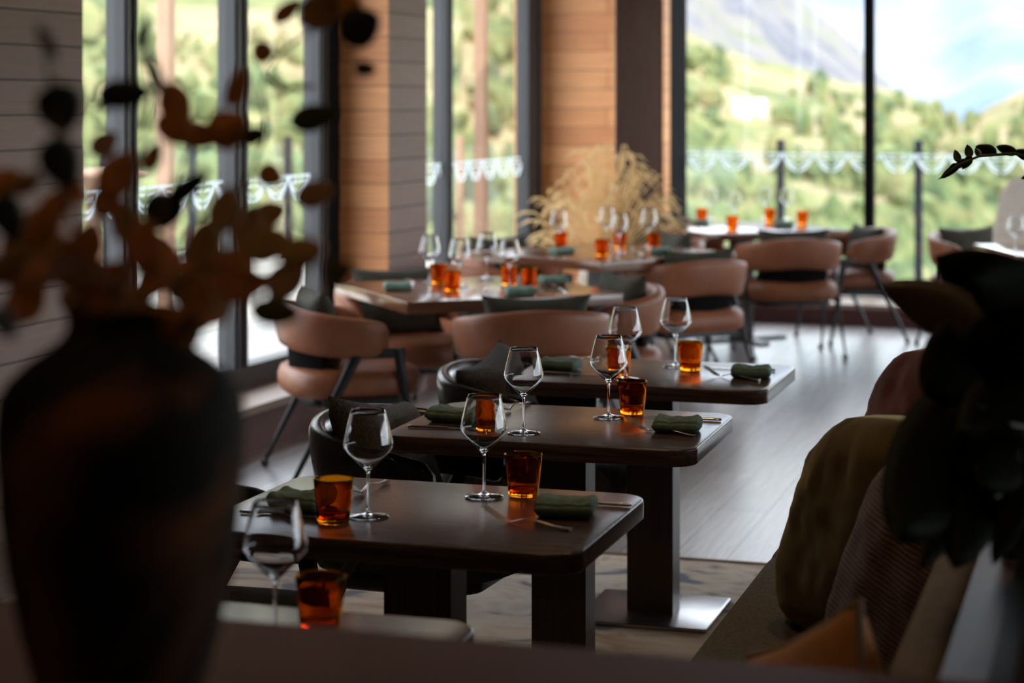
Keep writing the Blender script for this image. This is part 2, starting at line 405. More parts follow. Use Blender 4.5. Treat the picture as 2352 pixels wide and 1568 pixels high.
def rrect(w, d, r, n=6):
    out = []
    for cx, cy, a0 in ((w / 2 - r, d / 2 - r, 0), (-w / 2 + r, d / 2 - r, 90), (-w / 2 + r, -d / 2 + r, 180), (w / 2 - r, -d / 2 + r, 270)):
        for k in range(n + 1):
            a = R(a0 + 90 * k / n); out.append((cx + r * math.cos(a), cy + r * math.sin(a)))
    return out
def sup(w, d, e, n=40):
    out = []
    for k in range(n):
        a = 2 * PI * k / n; c, s_ = math.cos(a), math.sin(a)
        out.append((w * math.copysign(abs(c) ** (2 / e), c), d * math.copysign(abs(s_) ** (2 / e), s_)))
    return out
def tag(o, label=None, cat=None, group=None, kind=None):
    if label: o['label'] = label
    if cat: o['category'] = cat
    if group: o['group'] = group
    if kind: o['kind'] = kind
    return o
def thing(name, label, cat, loc=(0, 0, 0), rz=0.0, group=None, kind=None):
    o = bpy.data.objects.new(name, None); COL.objects.link(o)
    o.empty_display_size = 0.1
    o.location = loc; o.rotation_euler = (0, 0, rz)
    return tag(o, label, cat, group, kind)
KIDS = {}
def kids(o): return [c for c in KIDS.get(o.name, [])] or list(o.children)
def dup(o, parent=None):
    c = o.copy(); COL.objects.link(c)
    if parent: c.parent = parent
    for ch in list(o.children): dup(ch, c)
    return c
class Proto:
    """first place() moves the prototype itself, later ones copy it with its parts"""
    def __init__(s, o): s.o = o; s.used = False
    def place(s, loc, rz, label, group=None, rot=None):
        o = s.o if not s.used else dup(s.o)
        s.used = True
        o.location = loc
        o.rotation_euler = rot if rot else (0, 0, rz)
        o['label'] = label
        if group: o['group'] = group
        return o
def struct(o, label, cat=None):
    o['kind'] = 'structure'; o['label'] = label
    return o
def room(o):            # architecture is modelled in room axes and turned as one
    o.rotation_euler = (0, 0, RROT); return o

# ------------------------------------------------------------------ room shell (room axes: x = p across, y = q along the left facade)
PI_, PG = -4.16, -4.43            # inner face of the left facade, glass plane
QB = 14.6                         # back glass
CEIL = 2.85
RIGHT, REAR = 5.2, -4.0
floor = struct(MB().box(-4.7, 7.0, -5.0, 15.0, -0.12, 0).build('floor', 'floor', smooth=False), 'grey oak plank floor of the dining room')
room_pts = None
c = room(struct(MB().box(-4.75, RIGHT + 2.4, REAR - .2, QB + .15, CEIL, CEIL + .2).build('ceiling', 'ceiling', smooth=False), 'plain ceiling above the dining room with an added sun eave'))  # slab runs on past the right glazing, an added eave against the sun
WR0 = 3.6
room(struct(MB().box(RIGHT, RIGHT + .2, REAR - .2, WR0, 0, CEIL).build('wall_right', 'plaster', smooth=False), 'dark plastered side wall on the right'))
room(struct(MB().box(-4.75, RIGHT + .2, REAR - .2, REAR, 0, CEIL).build('wall_rear', 'plaster', smooth=False), 'dark plastered wall behind the viewer'))
Q0 = q_at(190, PI_)
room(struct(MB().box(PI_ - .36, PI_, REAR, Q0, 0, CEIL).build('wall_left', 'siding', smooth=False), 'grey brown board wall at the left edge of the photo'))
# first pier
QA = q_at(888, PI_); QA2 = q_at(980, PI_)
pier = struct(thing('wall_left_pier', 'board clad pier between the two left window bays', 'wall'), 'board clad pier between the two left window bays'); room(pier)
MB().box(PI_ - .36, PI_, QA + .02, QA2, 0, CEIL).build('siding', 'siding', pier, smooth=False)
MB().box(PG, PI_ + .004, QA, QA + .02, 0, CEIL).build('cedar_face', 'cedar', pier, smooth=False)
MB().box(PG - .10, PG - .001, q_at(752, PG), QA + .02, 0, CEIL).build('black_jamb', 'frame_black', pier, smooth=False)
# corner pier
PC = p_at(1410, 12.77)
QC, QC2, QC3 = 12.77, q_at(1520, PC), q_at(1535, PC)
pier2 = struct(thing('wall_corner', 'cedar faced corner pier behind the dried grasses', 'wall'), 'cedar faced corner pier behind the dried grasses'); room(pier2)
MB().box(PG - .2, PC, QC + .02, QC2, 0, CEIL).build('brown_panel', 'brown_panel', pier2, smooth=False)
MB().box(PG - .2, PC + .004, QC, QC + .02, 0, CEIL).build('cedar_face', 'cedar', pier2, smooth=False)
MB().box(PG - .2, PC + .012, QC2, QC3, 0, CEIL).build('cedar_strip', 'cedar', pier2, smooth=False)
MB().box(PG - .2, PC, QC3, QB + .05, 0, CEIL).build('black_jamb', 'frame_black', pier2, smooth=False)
# ledges under the windows
SL = 0.215
def ledge(name, x0, x1, y0, y1, z, label, axis):
    t = room(struct(thing(name, label, 'ledge'), label))
    MB().box(x0, x1, y0, y1, 0, z - .035).build('riser', 'riser', t, smooth=False)
    o = .012
    b = MB().box(x0 - .0, x1 + (o if axis == 'x' else 0), y0 - (o if axis == 'y' else 0), y1, z - .035, z).build('ledge_top', 'sill', t, smooth=False)
    return t
ledge('trim_1', PG - .1, PI_, Q0, QA, SL, 'wooden ledge under the first left window bay', 'x')
ledge('trim_2', PG - .1, PI_, QA2, QC, SL, 'wooden ledge under the second left window bay', 'x')
QR = 14.03
ledge('trim_3', PC, RIGHT, QR, QB - .02, 0.15, 'low wooden ledge with dark red riser under the back window', 'y')

# frosted motif band, drawn as thin film pieces on the glass
def motif_band(mb, to3, s0, s1, z0, hgt, period):
    """to3(s, z) gives the two face points of the film at distance s along the window"""
    n0 = math.ceil(s0 / period); n1 = math.floor(s1 / period)
    def strip(pts, w):
        for i in range(len(pts) - 1):
            a, b2 = Vector(pts[i]), Vector(pts[i + 1]); d = (b2 - a).normalized(); nn = Vector((-d.y, d.x)) * w / 2
            q = [a + nn, b2 + nn, b2 - nn, a - nn]
            if min(v.x for v in q) < s0 or max(v.x for v in q) > s1: continue
            base = len(mb.v)
            for v in q:
                for pt in to3(v.x, v.y): mb.v.append(tuple(pt))
            i0 = [base + 2 * k for k in range(4)]; i1 = [base + 2 * k + 1 for k in range(4)]
            mb.f.append(tuple(i0)); mb.f.append(tuple(i1[::-1]))
            for k in range(4):
                mb.f.append((i0[k], i0[(k + 1) % 4], i1[(k + 1) % 4], i1[k]))
    P2 = period / 2
    for k in range(n0 - 1, n1 + 2):
        cx = k * period
        for sg in (-1, 1):
            arc = [(cx + sg * P2 * (0.05 + 0.85 * t), z0 + hgt * (0.98 - 0.95 * (1 - (1 - t) ** 2) ** 0.9)) for t in [i / 7 for i in range(8)]]
            strip(arc, hgt * 0.14)
            arc = [(cx + sg * P2 * (0.30 + 0.60 * t), z0 + hgt * (0.62 - 0.34 * (1 - (1 - t) ** 2))) for t in [i / 5 for i in range(6)]]
            strip(arc, hgt * 0.10)
            strip([(cx + sg * P2 * 0.10, z0 + hgt * 0.93), (cx + sg * P2 * 0.50, z0 + hgt * 0.93), (cx + sg * P2 * 0.90, z0 + hgt * 0.93)], hgt * 0.10)
            strip([(cx + sg * P2 * 0.42, z0 + hgt * 0.70), (cx + sg * P2 * 0.90, z0 + hgt * 0.66)], hgt * 0.10)

GB = 0.325       # bottom of the left glass
HEAD = 2.72
def side_window(name, label, q0, q1, mulls, frame_end):
    t = room(struct(thing(name, label, 'window'), label))
    fr = MB()
    fr.box(PG - .10, PG, q0, q1, SL, GB)                      # bottom rail
    fr.box(PG - .10, PG, q0, q1, HEAD, CEIL)
    fr.build('window_frame', 'frame', t, smooth=False)
    xs = [q0]
    for a, b2 in mulls:
        m0, m1 = q_at(a, PG - .09), q_at(b2, PG)
        m = MB().box(PG - .09, PG, m0, m1, GB, HEAD)
        w = m1 - m0
        m.box(PG - .0, PG + .012, m0 + w * .12, m0 + w * .34, GB, HEAD)
        m.box(PG - .0, PG + .012, m0 + w * .62, m0 + w * .84, GB, HEAD)
        m.build('mullion', 'frame', t, smooth=False)
        xs += [m0, m1]
    xs.append(q1)
    for i in range(0, len(xs), 2):
        if xs[i + 1] - xs[i] < .02: continue
        MB().box(PG - .052, PG - .044, xs[i] - .004, xs[i + 1] + .004, GB - .004, HEAD + .004).build('pane', 'pane', t, smooth=False)
        d = MB()
        motif_band(d, lambda s, z: ((PG - .043, s, z), (PG - .0405, s, z)), xs[i] + .01, xs[i + 1] - .01, 1.09, .125, .25)
        if d.v: d.build('frosted_decal', 'frost', t, smooth=False)
    return t
side_window('window_1', 'first left window bay with grey sliding door frames', Q0 - .05, QA, [(243, 316), (500, 570), (697, 752)], 1)
side_window('window_2', 'second left window bay beyond the board clad pier', QA2 - .05, QC, [(1006, 1027), (1185, 1245)], 1)
# back window
t = room(struct(thing('window_3', 'wide back window looking on the green valley', 'window'), 'wide back window looking on the green valley'))
BGB = 0.245
fr = MB().box(PC, RIGHT, QB, QB + .09, 0.15, BGB).box(PC, RIGHT, QB, QB + .09, HEAD, CEIL)
fr.build('window_frame', 'frame_black', t, smooth=False)
pm = [p_at(1984, QB), p_at(2006, QB)]
xs = [PC]
pw = pm[1] - pm[0]
stp = pm[0] - PC + pw
ml = [(pm[0] + stp * k, pm[0] + stp * k + pw) for k in range(0, 7)]
for a, b2 in ml:
    if b2 > RIGHT: break
    MB().box(a, b2, QB, QB + .08, BGB, HEAD).build('mullion', 'frame_black', t, smooth=False)
    xs += [a, b2]
xs.append(RIGHT)
for i in range(0, len(xs), 2):
    MB().box(xs[i] - .003, xs[i + 1] + .003, QB + .04, QB + .048, BGB - .003, HEAD + .003).build('pane', 'pane', t, smooth=False)
    d = MB()
    motif_band(d, lambda s, z: ((s, QB + .0375, z), (s, QB + .0395, z)), xs[i] + .01, xs[i + 1] - .01, 1.065, .135, .245)
    d.build('frosted_decal', 'frost', t, smooth=False)

# glazed right side of the room (out of the frame, lights the table ends and the floor)
t = room(struct(thing('window_4', 'tall glazing along the right side of the room', 'window'), 'tall glazing along the right side of the room'))
MB().box(RIGHT, RIGHT + .1, WR0, QB, 0, .25).box(RIGHT, RIGHT + .1, WR0, QB, HEAD, CEIL).build('window_frame', 'frame_black', t, smooth=False)
nb = 6
for k in range(nb):
    a = WR0 + (QB - WR0) * k / nb; b2 = WR0 + (QB - WR0) * (k + 1) / nb
    MB().box(RIGHT, RIGHT + .09, a, a + .07, .25, HEAD).build('mullion', 'frame_black', t, smooth=False)
    MB().box(RIGHT + .04, RIGHT + .048, a + .067, b2 + .003, .247, HEAD + .003).build('pane', 'pane', t, smooth=False)

# daylight portals in the glazed openings (guide the sky light, give off nothing themselves)
def portal(cx, cy, cz, sx, sz, rz):
    l = bpy.data.lights.new('window_portal', 'AREA'); l.shape = 'RECTANGLE'; l.size = sx; l.size_y = sz
    l.cycles.is_portal = True
    o = bpy.data.objects.new('window_portal', l); COL.objects.link(o)
    v = Matrix.Rotation(RROT, 3, 'Z') @ Vector((cx, cy, cz))
    o.location = v; o.rotation_euler = (R(90), 0, rz + RROT)
portal((PC + RIGHT) / 2, QB + .13, 1.5, RIGHT - PC, 2.5, R(180))
portal(PG - .15, (Q0 + QA) / 2, 1.5, QA - Q0, 2.5, R(-90))
portal(RIGHT + .15, (WR0 + QB) / 2, 1.5, QB - WR0, 2.5, R(90))
portal(PG - .15, (QA2 + QC) / 2, 1.5, QC - QA2, 2.5, R(-90))

# ------------------------------------------------------------------ outside
dk = struct(MB().box(-9.5, PG - .12, -4, 17.6, -.02, .12).build('deck', 'deck', smooth=False), 'pale timber deck outside the left windows'); room(dk)
dk = struct(MB().box(PG - .12, 9, QB + .1, 17.6, -.22, -.12).build('deck', 'deck', smooth=False), 'timber deck outside the back window'); room(dk)
def balustrade(name, label, a, b2, fixed, axis, posts):
    t = room(thing(name, label, 'railing'))
    for s in posts:
        m = MB()
        w = .03
        if axis == 'x': m.box(s - w, s + w, fixed - .03, fixed + .03, -.12, 1.25)
        else: m.box(fixed - .03, fixed + .03, s - w, s + w, .1, 1.25)
        m.build('post', 'post', t, smooth=False)
    m = MB()
    if axis == 'x': m.box(a, b2, fixed + .034, fixed + .044, -.06, 1.18)
    else: m.box(fixed - .044, fixed - .034, a, b2, .16, 1.18)
    m.build('glass_panel', 'railglass', t, smooth=False)
    return t
QRL = 16.9
pp = [p_at(1793, QRL), p_at(2110, QRL)]
sp = pp[1] - pp[0]
balustrade('balustrade', 'glass balustrade with dark posts outside the back window', -8.6, 8.5, QRL, 'x', [pp[0] + sp * k for k in range(-4, 8)])
balustrade('balustrade', 'glass balustrade along the deck outside the left windows', 4.0, QRL, -8.8, 'y', [4.2 + 1.45 * k for k in range(9)])
def post_or_reflection(px0, px1, p, ztop, label):
    q = q_at((px0 + px1) / 2, p)
    D = p / ((((px0 + px1) / 2 - W / 2) / FPX) * math.cos(ROOM) - math.sin(ROOM))
    w = (px1 - px0) * D / FPX * 0.74
    o = room(MB().box(p - w / 2, p + w / 2, q - w / 2, q + w / 2, .12, ztop).build('reflection_post', 'extwood', smooth=False))
    tag(o, label, 'post', 'timber post on the deck and posts standing in for reflections')
post_or_reflection(360, 402, -6.4, 3.4, 'weathered timber post on the deck, its upper part standing in for a reflection, seen through the wide pane of the first window bay')  # real post below, upper length stands in for a reflection in the glass
post_or_reflection(1088, 1122, -5.4, 3.4, 'tall brown post standing in for a pier reflection in the second window bay')  # reflection of the wood pier in the glass, built as a solid post
post_or_reflection(1046, 1066, -5.9, 1.30, 'short brown post standing in for a pier reflection in the second window bay')  # shorter pier reflection, likewise built as a solid post
# bar table outside the first pane
qt = q_at(214, -6.6)
v = Matrix.Rotation(RROT, 3, 'Z') @ Vector((-6.6, qt, .12))
t = thing('bar_table', 'small round timber table on the deck seen through the leftmost pane', 'table', v)
MB().lathe([(0, 1.0), (.32, 1.0), (.33, 1.02), (.32, 1.04), (0, 1.04)], 28).build('tabletop', 'extwood', t)
MB().lathe([(0, 0), (.24, 0), (.24, .03), (.05, .05), (.04, .9), (.09, 1.0), (0, 1.0)], 20).build('pedestal', 'extwood', t)

def ridge_lookup(tab, px):
    if px <= tab[0][0]: return tab[0][1]
    for (a, ya), (b2, yb) in zip(tab, tab[1:]):
        if px <= b2:
            t = (px - a) / (b2 - a); t = t * t * (3 - 2 * t) * .5 + t * .5
            return ya + (yb - ya) * t
    return tab[-1][1]
def polar_dir(a):   # azimuth to the right of the camera axis
    return CR * math.sin(a) + CF * math.cos(a)
HT = [(-4000, -700), (-600, -520), (400, -420), (1000, -330), (1300, -170), (1575, 82), (1650, 118), (1750, 142), (1850, 162), (1990, 196), (2080, 214), (2140, 240), (2185, 288), (2225, 268), (2290, 232), (2352, 204), (2600, 90), (4000, -200), (9000, -250)]
def hill_z(rho, a):
    px = W / 2 + FPX * math.tan(max(-1.25, min(1.25, a)))
    rz = CAMZ + (HOR - ridge_lookup(HT, px)) / FPX * 1200 * max(.2, math.cos(a))
    if rho < 150: z = -1.5 - 33.5 * ((rho - 14) / 136) ** .8 if rho > 14 else -1.5
    elif rho <= 1200: z = -35 + (rz + 35) * ((rho - 150) / 1050) ** 1.15
    else: z = rz - (rho - 1200) * .22
    d = polar_dir(a) * rho
    amp = min(1, rho / 300) * (1 if rho < 1000 else .45)
    z += amp * 9 * (noise.noise(Vector((d.x, d.y, 0)) * .008)) + amp * 4 * noise.noise(Vector((d.x, d.y, 3)) * .027)
    return z
def sector(name, fz, rhos, a0, a1, n, material, label):
    m = MB(); rows = []
    for rho in rhos:
        rows.append([tuple(polar_dir(a0 + (a1 - a0) * j / n) * rho + Vector((0, 0, fz(rho, a0 + (a1 - a0) * j / n)))) for j in range(n + 1)])
    m.grid(rows)
    o = m.build(name, material, angle=80)
    return struct(o, label)
sector('hillside', hill_z, [15, 20, 28, 40, 60, 85, 115, 150] + [150 + 30 * k for k in range(1, 36)] + [1230, 1300, 1450], R(-75), R(115), 700, 'hill', 'green and straw coloured hillside across the valley')
MT = [(-4000, -900), (1300, -800), (1575, -330), (1700, -160), (1840, -5), (1900, 48), (1950, 88), (1985, 122), (2010, 165), (2040, 180), (2052, 205), (2100, 242), (2200, 310), (2600, 420)]
def mount_z(rho, a):
    px = W / 2 + FPX * math.tan(max(-1.25, min(1.25, a)))
    rz = CAMZ + (HOR - ridge_lookup(MT, px)) / FPX * 3000 * math.cos(a)
    z = -120 + (rz + 120) * max(0, (rho - 1500) / 1500) ** 1.0 if rho <= 3000 else rz - (rho - 3000) * .4
    d = polar_dir(a) * rho
    return z + (26 if rho < 2900 else 6) * noise.noise(Vector((d.x, d.y, 9)) * .006) + (8 if rho < 2950 else 3) * noise.noise(Vector((d.x, d.y, 1)) * .02)
sector('mountain', mount_z, [1500 + 60 * k for k in range(26)] + [3100, 3400], R(-40), R(30), 360, 'rock', 'grey rocky mountain slope behind the hillside')
FT = [(-4000, -100), (1500, -260), (2000, -190), (2150, -130), (2300, -220), (2600, -60), (5000, -100)]
def far_z(rho, a):
    px = W / 2 + FPX * math.tan(max(-1.25, min(1.25, a)))
    rz = CAMZ + (HOR - ridge_lookup(FT, px)) / FPX * 12000 * math.cos(a)
    z = -600 + (rz + 600) * max(0, (rho - 6000) / 6000) if rho <= 12000 else rz - (rho - 12000) * .5
    d = polar_dir(a) * rho
    return z + 120 * noise.noise(Vector((d.x, d.y, 5)) * .0012)
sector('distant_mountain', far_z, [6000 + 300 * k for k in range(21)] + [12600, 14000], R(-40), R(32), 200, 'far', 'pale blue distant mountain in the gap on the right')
# tree crowns and scrub: one object, nobody could count them
ico = bmesh.new(); bmesh.ops.create_icosphere(ico, subdivisions=1, radius=1.0)
IV = [v.co.copy() for v in ico.verts]; IF = [tuple(v.index for v in f.verts) for f in ico.faces]; ico.free()
m = MB()
for k in range(9500):
    a = R(rnd.uniform(-40, 20)) if k > 4600 else R(rnd.uniform(4, 17))
    rho = 170 * (1050 / 170) ** (rnd.random() ** .8)
    if rnd.random() < max(0, min(.85, (rho - 420) / 450)): continue
    if rho > 420 and noise.noise(polar_dir(a) * rho * .012) < -.02: continue
    if rho > 480 and 1672 < W / 2 + FPX * math.tan(a) < 1778: continue          # clearing around the houses
    base = polar_dir(a) * rho; z = hill_z(rho, a)
    s = rnd.choice((.6, .8, 1.0, 1.5, 2.0)) * rnd.uniform(.8, 1.2) * (1 + rho / 750); hh = s * rnd.uniform(1.0, 1.9)
    b0 = len(m.v); sd = rnd.uniform(0, 50)
    for v in IV:
        n_ = 1 + .5 * noise.noise(v * 1.7 + Vector((sd, 0, 0)))
        m.v.append((base.x + v.x * s * n_, base.y + v.y * s * n_, z + hh * .65 + v.z * hh * n_))
    for f in IF: m.f.append(tuple(b0 + i for i in f))
o = m.build('hillside_trees', 'tree')
tag(o, 'dense green trees and scrub covering the valley outside', 'trees', kind='stuff')
for i, (px, py, w, h2, lab) in enumerate(((1703, 252, 7.0, 4.2, 'larger white house on the hillside seen through the back window'), (1746, 252, 3.4, 4.4, 'smaller white house right of the larger one on the hillside'))):
    a = math.atan((px - W / 2) / FPX)
    best = None
    for k in range(200):
        rho = 300 + 4.5 * k
        zz = hill_z(rho, a); y = HOR + (CAMZ - zz) / (rho * math.cos(a)) * FPX
        if best is None or abs(y - 262) < best[0]: best = (abs(y - 262), rho, zz)
    d = polar_dir(a) * best[1]
    s = best[1] / 900
    t = thing('house', lab, 'house', (d.x, d.y, best[2] + .8), YAW + R(8 * i), 'white houses on the hillside')
    MB().box(-w / 2 * s, w / 2 * s, -2.5 * s, 2.5 * s, -3, h2 * s).build('walls', 'white', t, smooth=False)
    MB().grid([[(-w * .54 * s, -3 * s, h2 * s), (-w * .54 * s, 0, (h2 + 1.3) * s), (-w * .54 * s, 3 * s, h2 * s)], [(w * .54 * s, -3 * s, h2 * s), (w * .54 * s, 0, (h2 + 1.3) * s), (w * .54 * s, 3 * s, h2 * s)]], True, True, True).build('roof', 'white', t, smooth=False)

# ------------------------------------------------------------------ rug
vr = 6.72
t = thing('rug', 'beige patterned carpet under the row of small tables', 'rug', (0, 0, 0))
MB().box(-3.4, 0.6, 1.0, vr, 0.0, .010).build('pile', 'rug', t, smooth=False)
MB().box(-3.4, 0.6, vr, vr + .022, 0.0, .014).build('binding', 'rugedge', t, smooth=False)

# ------------------------------------------------------------------ tables
TH = 0.75
def small_table(cx, cy, label, rz=0.0):
    t = thing('pedestal_table', label, 'table', (cx, cy, 0), rz, 'small pedestal tables in a row')
    MB().prism(rrect(.80, .60, .065, 8), TH - .042, TH, .005).build('tabletop', 'table', t)
    MB().box(-.072, .072, -.05, .05, .022, TH - .042).build('pedestal', 'pedestal', t, smooth=False)
    MB().prism(rrect(.41, .40, .01, 3), .0101, .022, .002).build('base_plate', 'plate', t)
    return t
UX = -1.40
VY = [2.75, 3.84, 4.975, 6.00]
small_table(UX + .01, VY[0], 'nearest small brown table, mostly hidden by the foreground counter')
small_table(UX + .026, VY[1], 'small brown table with the front row of two wine glasses', R(.0))
small_table(UX, VY[2], 'second small brown table from the front, between two others', R(.8))
small_table(UX, VY[3], 'third small brown table, farthest of the row on the carpet')
def square_table(center, ang, size, label):
    t = thing('dining_table', label, 'table', center, ang, 'square dining tables by the windows')
    MB().prism(rrect(size, size, .012, 3), TH - .05, TH, .003).build('tabletop', 'table4', t)
    MB().box(-.06, .06, -.06, .06, .02, TH - .05).build('pedestal', 'pedestal', t, smooth=False)
    MB().box(-.32, .32, -.035, .035, 0, .022).box(-.035, .035, -.32, .32, 0, .0215).build('cross_base', 'blackmetal', t, smooth=False)
    return t
def cdir(x, y):   # camera-ground direction to world angle
    d = CR * x + CF * y
    return math.atan2(d.y, d.x)
T4C = cam_pt(-.166, 8.93); T4A = cdir(.945, .39)
T5C = cam_pt(.503, 11.04); T5A = cdir(.74, .67)
T6C = cam_pt(1.52, 13.2); T6A = cdir(.93, .37)
T7C = cam_pt(3.2, 11.15); T7A = cdir(1, 0)
square_table(T4C, T4A, 1.0, 'square walnut table at the left, nearest of the dining tables')
square_table(T5C, T5A, 1.05, 'square walnut table in front of the dried grasses')
square_table(T6C, T6A, 1.02, 'square walnut table by the back window')
square_table(T7C, T7A, 1.0, 'square table at the right edge behind the plant')

# ------------------------------------------------------------------ chairs (local: faces +Y)
def make_chair(black):
    lea = 'blackleather' if black else 'tan'
    t = thing('armchair', 'x', 'chair')
    # seat: soft rounded cushion
    rows = []
    for d, z in ((.035, .355), (.010, .365), (0, .39), (0, .43), (.010, .458), (.035, .472), (.08, .479), (.16, .482)):
        rows.append([(x, y + .005, z) for x, y in sup(.290 - d, .285 - d, 3.4, 44)])
    MB().grid(rows, True, True, True).build('seat', 'boucle_seat' if black else 'tan', t, angle=70)
    # wrap-around back band
    rows = []; N = 44
    for i in range(N + 1):
        tt = -1 + 2 * i / N
        a = R(122) * tt
        s_, c_ = math.sin(a), math.cos(a)
        e = 2.5
        x = .292 * math.copysign(abs(s_) ** (2 / e), s_); y = -.272 * math.copysign(abs(c_) ** (2 / e), c_)
        if abs(tt) > .74: y = -.272 * math.copysign(abs(math.cos(R(122) * .74)) ** (2 / e), math.cos(R(122) * .74)) + (abs(tt) - .74) * .42
        nx, ny = x / .292, y / .272
        if abs(tt) > .74: ny = max(-.2, ny) * 0.0
        l = math.hypot(nx, ny) or 1; nx /= l; ny /= l
        hh = .190 - .045 * abs(tt) ** 2.2; zc = .650 - .060 * abs(tt) ** 1.2
        th = .062
        end = 1.0
        if abs(tt) > .9: end = max(.05, math.sqrt(max(0, 1 - ((abs(tt) - .9) / .1) ** 2)))
        if abs(tt) >= 1: end = .12
        row = []
        for k in range(16):
            b_ = 2 * PI * k / 16; cu, su = math.cos(b_), math.sin(b_)
            ou = math.copysign(abs(cu) ** (2 / 3.4), cu) * th / 2 * (.35 + .65 * end)
            ov = math.copysign(abs(su) ** (2 / 3.4), su) * hh / 2 * (.55 + .45 * end)
            lean = ov * .16
            row.append((x + nx * (ou + lean), y + ny * (ou + lean), zc + ov))
        rows.append(row)
    MB().grid(rows, True, True, True).build('back_band', lea, t, angle=60)
    # black panel joining band and seat
    rows = []
    for rr in (.262, .250):
        rows.append(None)
    pts = []
    for i in range(17):
        a = R(-52 + 104 * i / 16); pts.append((math.sin(a), -math.cos(a)))
    m = MB()
    m.grid([[(p[0] * .262, p[1] * .248, .43) for p in pts], [(p[0] * .265, p[1] * .254, .56) for p in pts],
            [(p[0] * .248, p[1] * .238, .56) for p in pts], [(p[0] * .245, p[1] * .234, .43) for p in pts], [(p[0] * .262, p[1] * .248, .43) for p in pts]])
    m.build('back_panel', 'blackcloth', t)
    # frame under the seat
    m = MB()
    m.prism(rrect(.46, .42, .06, 4), .325, .357, .004)
    m.build('seat_frame', 'blackmetal', t)
    for sx in (-1, 1):
        for fy in (1, -1):
            top = Vector((sx * .292,   .145 if fy > 0 else -.015, .565)); bot = Vector((sx * .285, .24 if fy > 0 else -.30, .022))
            m = MB()
            pp_ = [top.lerp(bot, k / 6) for k in range(7)]
            m.tube(pp_, [.024, .022, .019, .016, .014, .012, .0105], 10, up=(0, 1, 0), flat=1.0)
            m.v = [(v[0] if False else (v[0] - sx * .292) * .62 + sx * .292, v[1], v[2]) for v in m.v]
            l = m.build('leg', 'blackmetal', t)
            cs = MB().lathe([(0, 0), (.010, .002), (.016, .009), (.018, .017), (.016, .026), (.009, .034), (0, .036)], 14)
            cs.xf(Matrix.Translation((bot.x, bot.y, 0)))
            cs.build('caster', 'caster', l)
        m = MB().tube([(sx * .286, .145, .35), (sx * .286, -.17, .35)], .014, 8, flat=1.3)
        m.build('side_rail', 'blackmetal', t)
        MB().prism([(sx * .286 + dx, y) for dx, y in ((.013, -.05), (.013, .175), (-.013, .175), (-.013, -.05))], .525, .565, .003, 2).build('arm_bracket', 'blackmetal', t)
    return t
CH = {False: Proto(make_chair(False)), True: Proto(make_chair(True))}
def cushion_mesh(w, h, th, seed=0, wr=.006, n=18, pinch=.075, rnd_=0.0, taper=0.0):
    m = MB()
    for sgn in (1, -1):
        rows = []
        for i in range(n + 1):
            row = []
            for j in range(n + 1):
                u = -1 + 2 * j / n; v = -1 + 2 * i / n
                x = w / 2 * u * (1 - pinch * (1 - v * v)) * math.sqrt(1 - (rnd_ if v > 0 else rnd_ * .15) * v ** 4); z = h / 2 * v * (1 - pinch * (1 - u * u)) * math.sqrt(1 - rnd_ * u ** 4)
                if taper and u > 0: x *= 1 - taper * ((v + 1) / 2) ** 1.4
                prof = max(0, (1 - u ** 4) * (1 - v ** 4)) ** .55
                y = sgn * th / 2 * prof
                y += wr * noise.noise(Vector((u * 2.3 + seed, v * 2.3, sgn))) * prof + wr * .6 * noise.noise(Vector((u * 6 + seed, v * 6, sgn + 4))) * prof
                row.append((x, y, z))
            rows.append(row)
        m.grid(rows)
    # weld the two faces along the seam
    key = {}; remap = []; vv = []
    for p in m.v:
        k_ = (round(p[0], 4), round(p[1], 4), round(p[2], 4))
        if k_ not in key: key[k_] = len(vv); vv.append(p)
        remap.append(key[k_])
    fs = []
    for f in m.f:
        g = [remap[i] for i in f]
        g2 = [g[i] for i in range(len(g)) if g[i] != g[i - 1]]
        if len(g2) >= 3: fs.append(tuple(g2))
    m.v, m.f = vv, fs
    return m
def cushion_thing(label, name, mesh, material, loc, rot, group=None, piping=None):
    o = mesh.build(name, material, angle=180)
    o.location = loc; o.rotation_mode = 'XYZ'; o.rotation_euler = rot
    return tag(o, label, 'cushion', group)
def chair(xc, D, fx, fy, label, cush=None, black=False, world=None, ang=None, cz=.635, cy=-.125, croll=0.0, ctilt=12, cw=.46, chh=.33):
    loc = world if world else cam_pt(xc, D)
    a = ang if ang is not None else cdir(fx, fy) - PI / 2
    o = CH[black].place(loc, a, label, 'black leather armchairs by the small tables' if black else 'tan leather armchairs around the dining tables')
    if cush:
        mtx = Matrix.Translation(loc) @ Matrix.Rotation(a, 4, 'Z') @ Matrix.Translation((0, cy, cz)) @ Matrix.Rotation(R(ctilt), 4, 'X') @ Matrix.Rotation(croll, 4, 'Y')
        ms = cushion_mesh(cw, chh, .13 if not black else .15, seed=rnd.uniform(0, 30), pinch=.13)
        cushion_thing(cush, 'throw_cushion', ms, 'boucle' if black else 'velvet', mtx.to_translation(), mtx.to_euler(), 'cushions on the armchairs')
    return o
# table at the left
chair(-.70, 8.47, .93, .30, 'tan leather armchair on black legs, left of the nearest dining table by the window', 'grey cushion peeking over the armchair left of the nearest dining table')
chair(.075, 8.30, -.16, .98, 'tan leather armchair seen from behind, on the near side of the nearest dining table', 'long grey cushion on top of the near chair of the nearest dining table')
chair(.37, 9.12, -.93, -.37, 'tan leather armchair on the right side of the nearest dining table', 'grey green cushion leaning on the armchair right of the nearest dining table')
chair(-.50, 9.38, .38, -.925, 'tan leather armchair on the far window side of the nearest dining table', 'flat dark cushion showing beyond the left far corner of the nearest dining table')
